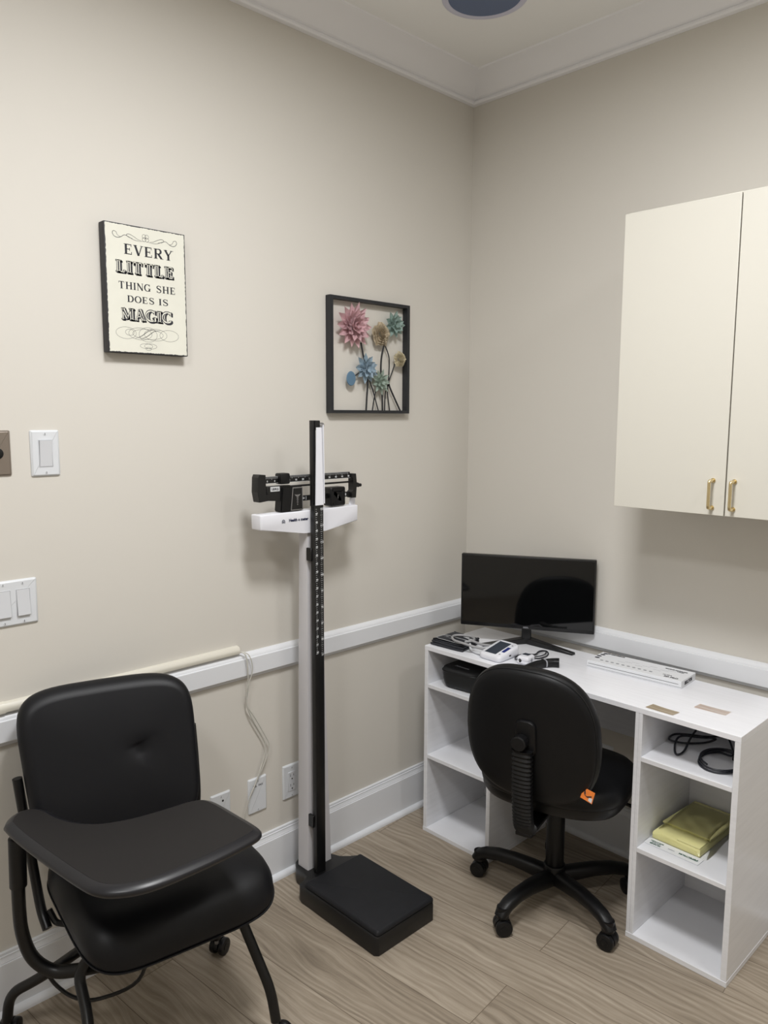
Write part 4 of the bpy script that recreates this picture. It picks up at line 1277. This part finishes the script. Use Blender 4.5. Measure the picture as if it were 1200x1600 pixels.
bpm = thing('blood_pressure_monitor', 'white wedge blood pressure monitor with dark display beside the cuff', 'blood pressure monitor', (.415, -.315, DH))
brx = Vector((.999, -.034, 0)); bry = Vector((-.035, .999, 0)); bo_ = Vector((.4145, -.315, DH))
def bp_xf(x, y, h):          # h 0..1 from underside to sloping top
    top = .020 + .020 * (y + .062) / .124
    return bo_ + brx * x + bry * y + ZU * (.0006 + h * top)
bm = bmesh.new()
layered(bm, rrect(.094, .126, .018, 6), [(.006, 0), (.002, .10), (0, .30), (0, .70), (.002, .88), (.0065, 1.0)], bp_xf)
part('body', bm, M['white'], bpm, angle=50)
bm = bmesh.new(); layered(bm, rrect(.088, .118, .016, 6), [(0, -.02), (0, .08)], bp_xf); part('underside', bm, M['greyink'], bpm)
bm = bmesh.new(); layered(bm, [(-.030, -.047), (.018, -.047), (.018, .046), (-.030, .046)], [(0, .98), (0, 1.012)], bp_xf); part('display', bm, M['lcd'], bpm, smooth=False)
bm = bmesh.new(); layered(bm, [(.024, -.022), (.037, -.022), (.037, .018), (.024, .018)], [(0, .98), (0, 1.02)], bp_xf); part('start_button', bm, M['btn'], bpm, smooth=False)
for yy in (-.040, .036):
    bm = bmesh.new(); layered(bm, superel(.0035, .0035, 2, 14, .030, yy), [(0, .98), (0, 1.015)], bp_xf); part('button', bm, M['greyink'], bpm, smooth=False)
bm = bmesh.new(); box(bm, .0466, .0476, -.006, .004, .012, .017, mtx=frame_m(bo_, brx, bry, ZU)); part('side_port', bm, M['dark'], bpm, smooth=False)

# pulse oximeter with lanyard
ox = thing('pulse_oximeter', 'small white finger pulse oximeter with looped black lanyard in front of monitor foot', 'pulse oximeter', (.520, -.298, DH))
bm = bmesh.new(); ang = math.radians(8)
layered(bm, rrect(.044, .052, .009, 5), [(.005, .0005), (0, .004), (0, .013), (.0015, .0135), (.0015, .0145), (0, .015), (0, .022), (.004, .026), (.009, .0268)],
        lambda x, y, z: Vector((.5175 + x * math.cos(ang) - y * math.sin(ang), -.305 + x * math.sin(ang) + y * math.cos(ang), DH + z)))
part('body', bm, M['white'], ox, angle=50)
bm = bmesh.new(); layered(bm, rrect(.024, .020, .003, 3), [(0, .0265), (0, .0275)], lambda x, y, z: Vector((.514 + x, -.297 + y, DH + z))); part('display', bm, M['lcd'], ox)
part('finger_opening', cy((.5115, -.3325, DH + .013), (.5115, -.3295, DH + .013), .0065, seg=18), M['dark'], ox)
part('grip_dot', cy((.5365, -.305, DH + .014), (.5405, -.3045, DH + .014), .006, seg=18), M['greyink'], ox)
ly = [(0.500, -0.320, .016), (0.484, -0.312, .006), (0.467, -0.296, .003), (0.458, -0.262, .003), (0.464, -0.236, .003), (0.482, -0.222, .003), (0.493, -0.212, .004), (0.481, -0.180, .003), (0.483, -0.160, .003), (0.498, -0.154, .003), (0.519, -0.175, .003), (0.531, -0.208, .003), (0.528, -0.238, .003), (0.517, -0.255, .005), (0.507, -0.262, .010)]
part('lanyard', tb(smooth_path([Vector((a, b, DH + c)) for a, b, c in ly]), .0022, seg=8), M['cord'], ox)
ly2 = [(0.496, -0.285, .004), (0.492, -0.250, .003), (0.497, -0.225, .003), (0.494, -0.190, .003), (0.502, -0.168, .003), (0.518, -0.190, .003), (0.522, -0.222, .003), (0.515, -0.250, .004)]
part('lanyard', tb(smooth_path([Vector((a, b, DH + c + .004)) for a, b, c in ly2]), .0020, seg=8), M['cord'], ox)

# infrared thermometer
th = thing('infrared_thermometer', 'black handheld infrared thermometer lying on desk behind the swivel chair back', 'thermometer', (.59, -.31, DH))
ta = [Vector((.572, -.388, 0)), Vector((.572, -.355, 0)), Vector((.576, -.322, 0)), Vector((.586, -.293, 0)), Vector((.601, -.272, 0)), Vector((.618, -.260, 0))]
ta = [Vector((v.x, v.y, 0)) for v in smooth_path(ta, 5)]
bm = bmesh.new(); rings = []
n = len(ta)
for i, p in enumerate(ta):
    t = (ta[min(i + 1, n - 1)] - ta[max(i - 1, 0)]).normalized(); u = Vector((-t.y, t.x, 0))
    k = i / (n - 1); w = .013 + .0045 * k; h = .0095 + .004 * k
    if i == 0: w *= .6; h *= .6
    rings.append([bm.verts.new(p + u * w * math.copysign(abs(math.cos(a)) ** .6, math.cos(a)) + ZU * (DH + .0005 + h + h * math.copysign(abs(math.sin(a)) ** .6, math.sin(a)))) for a in [2 * PI * j / 20 for j in range(20)]])
for i in range(n - 1):
    for j in range(20): bm.faces.new((rings[i][j], rings[i][(j + 1) % 20], rings[i + 1][(j + 1) % 20], rings[i + 1][j]))
bm.faces.new(rings[0][::-1]); bm.faces.new(rings[-1])
part('body', bm, M['plastic'], th)
bm = bmesh.new(); k0 = 14
for kk in (0,):
    a_, b_ = ta[k0], ta[k0 + 1]
    t = (b_ - a_).normalized(); u = Vector((-t.y, t.x, 0))
    P = []
    for p in (a_, a_ + t * .005):
        P.append([bm.verts.new(p + u * .0172 * math.copysign(abs(math.cos(a)) ** .6, math.cos(a)) + ZU * (DH + .0005 + .0124 + .0130 * math.copysign(abs(math.sin(a)) ** .6, math.sin(a)))) for a in [2 * PI * j / 20 for j in range(20)]])
    for j in range(20): bm.faces.new((P[0][j], P[0][(j + 1) % 20], P[1][(j + 1) % 20], P[1][j]))
part('grey_band', bm, M['greyink'], th)

# ------------------------------------------------------------------ keyboard box
kb = thing('keyboard_box', 'long flat white printed keyboard box lying at the back of the desk', 'box', (.832, -.118, DH))
ka = math.radians(3.2); kr = Vector((math.cos(ka), math.sin(ka), 0)); ku = Vector((-kr.y, kr.x, 0)); ko = Vector((.8325, -.1240, DH))
KM = frame_m(ko, kr, ku, ZU)
bm = bmesh.new(); box(bm, -.157, .157, -.0570, .0570, .0005, .0235, bev=.0008, seg=1, mtx=KM); part('carton', bm, M['cardink'], kb, smooth=False)
def kt(s, size, x, y, bold=0): return text_bm(s, size, ko + kr * x + ku * y + ZU * .0238, kr, ku, bold=bold)
for a_ in (('SINGSTREAM', .0105, -.105, .0475, .0008), ('3D PRO', .013, .118, -.041, .0005), ('GAMING KEYBOARD', .0075, .105, .034, .0006), ('WIRED', .0075, .122, .024, .0002), ('104 KEYS', .0075, .100, -.026, .0001)):
    part('lettering', kt(*a_), M['ink'], kb, smooth=False)
bm = bmesh.new()
for x, y in ((-.143, -.012), (-.146, .008), (-.143, .028), (-.140, .044)):
    P = superel(.0085, .0060, 2.4, 14, x, y); layered(bm, P, [(0, .0235), (0, .0239)], frame(ko, kr, ku, ZU))
part('print', bm, M['ink'], kb, smooth=False)
bm = bmesh.new()
for k in range(10):
    P = superel(.0055, .0042, 2.4, 12, -.118 + k * .0185, -.030); layered(bm, P, [(0, .0235), (0, .0239)], frame(ko, kr, ku, ZU))
for k in range(9):
    box(bm, -.075 + k * .02, -.050 + k * .02, -.004 + (k % 3) * .011, -.0032 + (k % 3) * .011, .0236, .0238, mtx=KM)
part('print', bm, M['greyink'], kb, smooth=False)
bm = bmesh.new()
box(bm, -.152, .148, -.0573, -.0571, .0125, .0137, mtx=KM); box(bm, -.156, .156, -.0573, -.0571, .0040, .0046, mtx=KM)
part('print', bm, M['ink'], kb, smooth=False)
part('lettering', text_bm('BELLTOR', .0145, ko + kr * .1574 + ku * -.002 + ZU * .0115, ku, ZU, bold=.0006), M['ink'], kb, smooth=False)

# ------------------------------------------------------------------ cards on the desk
def card(P, m, label, curl):
    bm = bmesh.new()
    P = [Vector((a, b, 0)) for a, b in P]
    n = 14; rows = []
    for j in range(3):
        row = []
        for i in range(n + 1):
            a = P[0].lerp(P[1], i / n); b = P[3].lerp(P[2], i / n); p = a.lerp(b, j / 2)
            row.append(bm.verts.new((p.x, p.y, DH + .0005 + curl * (2 * i / n - 1) ** 2)))
        rows.append(row)
    for j in range(2):
        for i in range(n): bm.faces.new((rows[j][i], rows[j][i + 1], rows[j + 1][i + 1], rows[j + 1][i]))
    bmesh.ops.solidify(bm, geom=bm.faces[:], thickness=-.0004)
    c = sum(P, Vector()) / 4
    return tag(part('card', bm, m, loc=(c.x, c.y, DH)), label, 'card', 'small cards on the desk')
card([(0.988, -0.389), (1.070, -0.391), (1.074, -0.357), (0.993, -0.352)], M['card1'], 'small brown wood-toned card at the front edge of the desk', .0012)
c2 = card([(1.084, -0.289), (1.172, -0.286), (1.173, -0.249), (1.086, -0.252)], M['card2'], 'small blush pink card further back on the desk right end', .0010)

# ------------------------------------------------------------------ black pouch on the left shelf
SZ = .5672
po = thing('zip_pouch', 'black nylon zip pouch with grey brand print in upper left cubby', 'pouch', (.27, -.31, SZ))
pa = math.radians(3)
PO = rrect(.155, .125, .035, 8)
def po_xf(x, y, z):
    yy = y + .003 * math.sin(x * 60 + z * 70)
    return Vector((.2805 + x * math.cos(pa) - yy * math.sin(pa), -.316 + x * math.sin(pa) + yy * math.cos(pa), SZ + z + .002 * math.sin(x * 35) * (z > .05)))
bm = bmesh.new()
layered(bm, PO, [(.010, .0005), (.003, .004), (.0, .016), (-.002, .032), (-.004, .048), (-.006, .062), (-.004, .069), (.004, .0745), (.016, .077)], po_xf, dome=.003)
pb = part('pouch_body', bm, M['nylon'], po, angle=60)
part('zipper', tb([po_xf(x, y, .0605) for x, y in inset(PO, -.0065)], .0020, seg=6, closed=True), M['plastic'], po)
part('lettering', text_bm('Advocate', .0155, po_xf(.004, -.040, .0805), (.998, .05, -.02), (-.05, .998, 0), bold=.0003), M['greyink'], po, smooth=False)

# ------------------------------------------------------------------ cables in the upper right cubby
S2 = .5650
def cable(pts, r, label, grp='black cables in the upper right cubby'):
    c = sum((Vector(p) for p in pts), Vector()) / len(pts)
    return tag(part('cable', tb(smooth_path([Vector(p) for p in pts], 6), r, seg=10), M['cord'], loc=(c.x, c.y, S2)), label, 'cable', grp)
cable([(1.150, -.080, S2 + .004), (1.110, -.110, S2 + .012), (1.072, -.150, S2 + .010), (1.030, -.185, S2 + .014), (.998, -.205, S2 + .012), (0.993, -.232, S2 + .010), (1.005, -.255, S2 + .010), (1.040, -.235, S2 + .006), (1.080, -.190, S2 + .006),
       (1.100, -.160, S2 + .016), (1.060, -.194, S2 + .018), (1.025, -.223, S2 + .020), (1.022, -.255, S2 + .013), (1.042, -.305, S2 + .005), (1.059, -.322, S2 + .004), (1.064, -.290, S2 + .008), (1.049, -.212, S2 + .022), (1.040, -.135, S2 + .028), (1.050, -.085, S2 + .034)],
      .0030, 'black cable lying in a loose twist at the left of the cubby')
coil = [(1.090, -.105, S2 + .030), (1.125, -.140, S2 + .024), (1.150, -.170, S2 + .012)]
for k in range(30):
    a = math.radians(95 + k * 30); rr = .052 + .008 * math.sin(k * .55)
    coil.append((1.176 + rr * math.cos(a) * 1.08, -.285 + (rr * 1.35) * math.sin(a), S2 + .004 + (k // 12) * .0058 + .0012 * math.sin(k)))
coil = [(min(x, 1.2385), y, z) for x, y, z in coil]
cable(coil, .0028, 'black cable wound in a round coil at the right of the cubby')
plg = thing('cable_plug', 'black cable connector lying on top of the round coil', 'plug', (1.20, -.275, S2 + .018))
bm = bmesh.new(); box(bm, 1.196, 1.226, -.2860, -.2720, S2 + .0205, S2 + .0305, bev=.002, seg=2); part('plug_body', bm, M['plastic'], plg)

# ------------------------------------------------------------------ yellow gown pack
S3 = .2885
gp = thing('gown_pack', 'clear bag of folded yellow gown with white printed header on middle right shelf', 'gown pack', (1.075, -.22, S3))
def gx(x, y, z): return Vector((x, y, S3 + z))
bm = bmesh.new(); P = ccw([(.996, -.322), (1.140, -.326), (1.150, -.070), (1.012, -.068)])
layered(bm, inset(P, 0), [(.002, .0008), (0, .004), (0, .018), (.002, .0235), (.008, .0255)], lambda x, y, z: gx(x, y, z + .004 * (y > -.25) * (z > .01)))
part('folded_gown', bm, M['yellow'], gp)
bm = bmesh.new(); P = ccw([(.998, -.262), (1.143, -.266), (1.148, -.075), (1.012, -.073)])
layered(bm, P, [(0, .0270), (0, .0318), (.003, .0335)], lambda x, y, z: gx(x, y, z))
part('gown_fold', bm, M['yellow'], gp)
bm = bmesh.new(); P = ccw([(1.070, -.322), (1.138, -.325), (1.140, -.270), (1.070, -.266)]); layered(bm, P, [(0, .025), (0, .0275), (.001, .028)], gx)
part('gown_fold', bm, M['yellow'], gp)
bm = bmesh.new(); P = ccw([(.986, -.361), (1.152, -.366), (1.153, -.329), (.988, -.325)]); P = [(max(a, .9895), b) for a, b in P]
layered(bm, P, [(0, .0006), (0, .0018)], gx); hd = part('header_strip', bm, M['cardink'], gp, smooth=False)
R_, U_ = (-1, .01, 0), (0, -1, 0)
part('lettering', text_bm('SPECTRUM', .0095, gx(1.112, -.3465, .0021), R_, U_, bold=.0004), M['green'], hd, smooth=False)
bm = bmesh.new()
for s in (-1, 1): bm.faces.new([bm.verts.new(gx(1.139 + s * a, -.3465 + b, .0022)) for a, b in ((.0004, -.006), (.0052, -.002), (.0040, .005), (.0004, .001))])
part('logo', bm, M['green'], hd, smooth=False)
for s_, z_, y_, b_ in (('ISOLATION', .0075, -.3375, .0003), ('GOWNS', .0070, -.3445, .0001), ('XLARGE', .0085, -.3525, .0004)):
    part('lettering', text_bm(s_, z_, gx(1.020, y_, .0021), R_, U_, bold=b_), M['green'], hd, smooth=False)
part('lettering', text_bm('0000000', .0055, gx(1.066, -.3465, .0021), R_, U_), M['greyink'], hd, smooth=False)
bm = bmesh.new()
nx_, ny_ = 24, 30; G = []
for j in range(ny_ + 1):
    row = []
    for i in range(nx_ + 1):
        u, v = i / nx_, j / ny_
        x = .9905 + (.168) * u + .002 * math.sin(v * 9); y = -.330 + .262 * v
        e = min(u, 1 - u) * 6; e2 = min(v, 1 - v) * 8
        z = .003 + .0360 * min(1, e) ** .5 * min(1, e2 + .03) ** .5 + 0.0004 * math.sin(u * 17 + v * 9) * math.sin(v * 19 + 1)
        row.append(bm.verts.new(gx(min(x, 1.166), y, max(z, .0015))))
    G.append(row)
for j in range(ny_):
    for i in range(nx_): bm.faces.new((G[j][i], G[j][i + 1], G[j + 1][i + 1], G[j + 1][i]))
part('clear_bag', bm, M['film'], gp, angle=60)
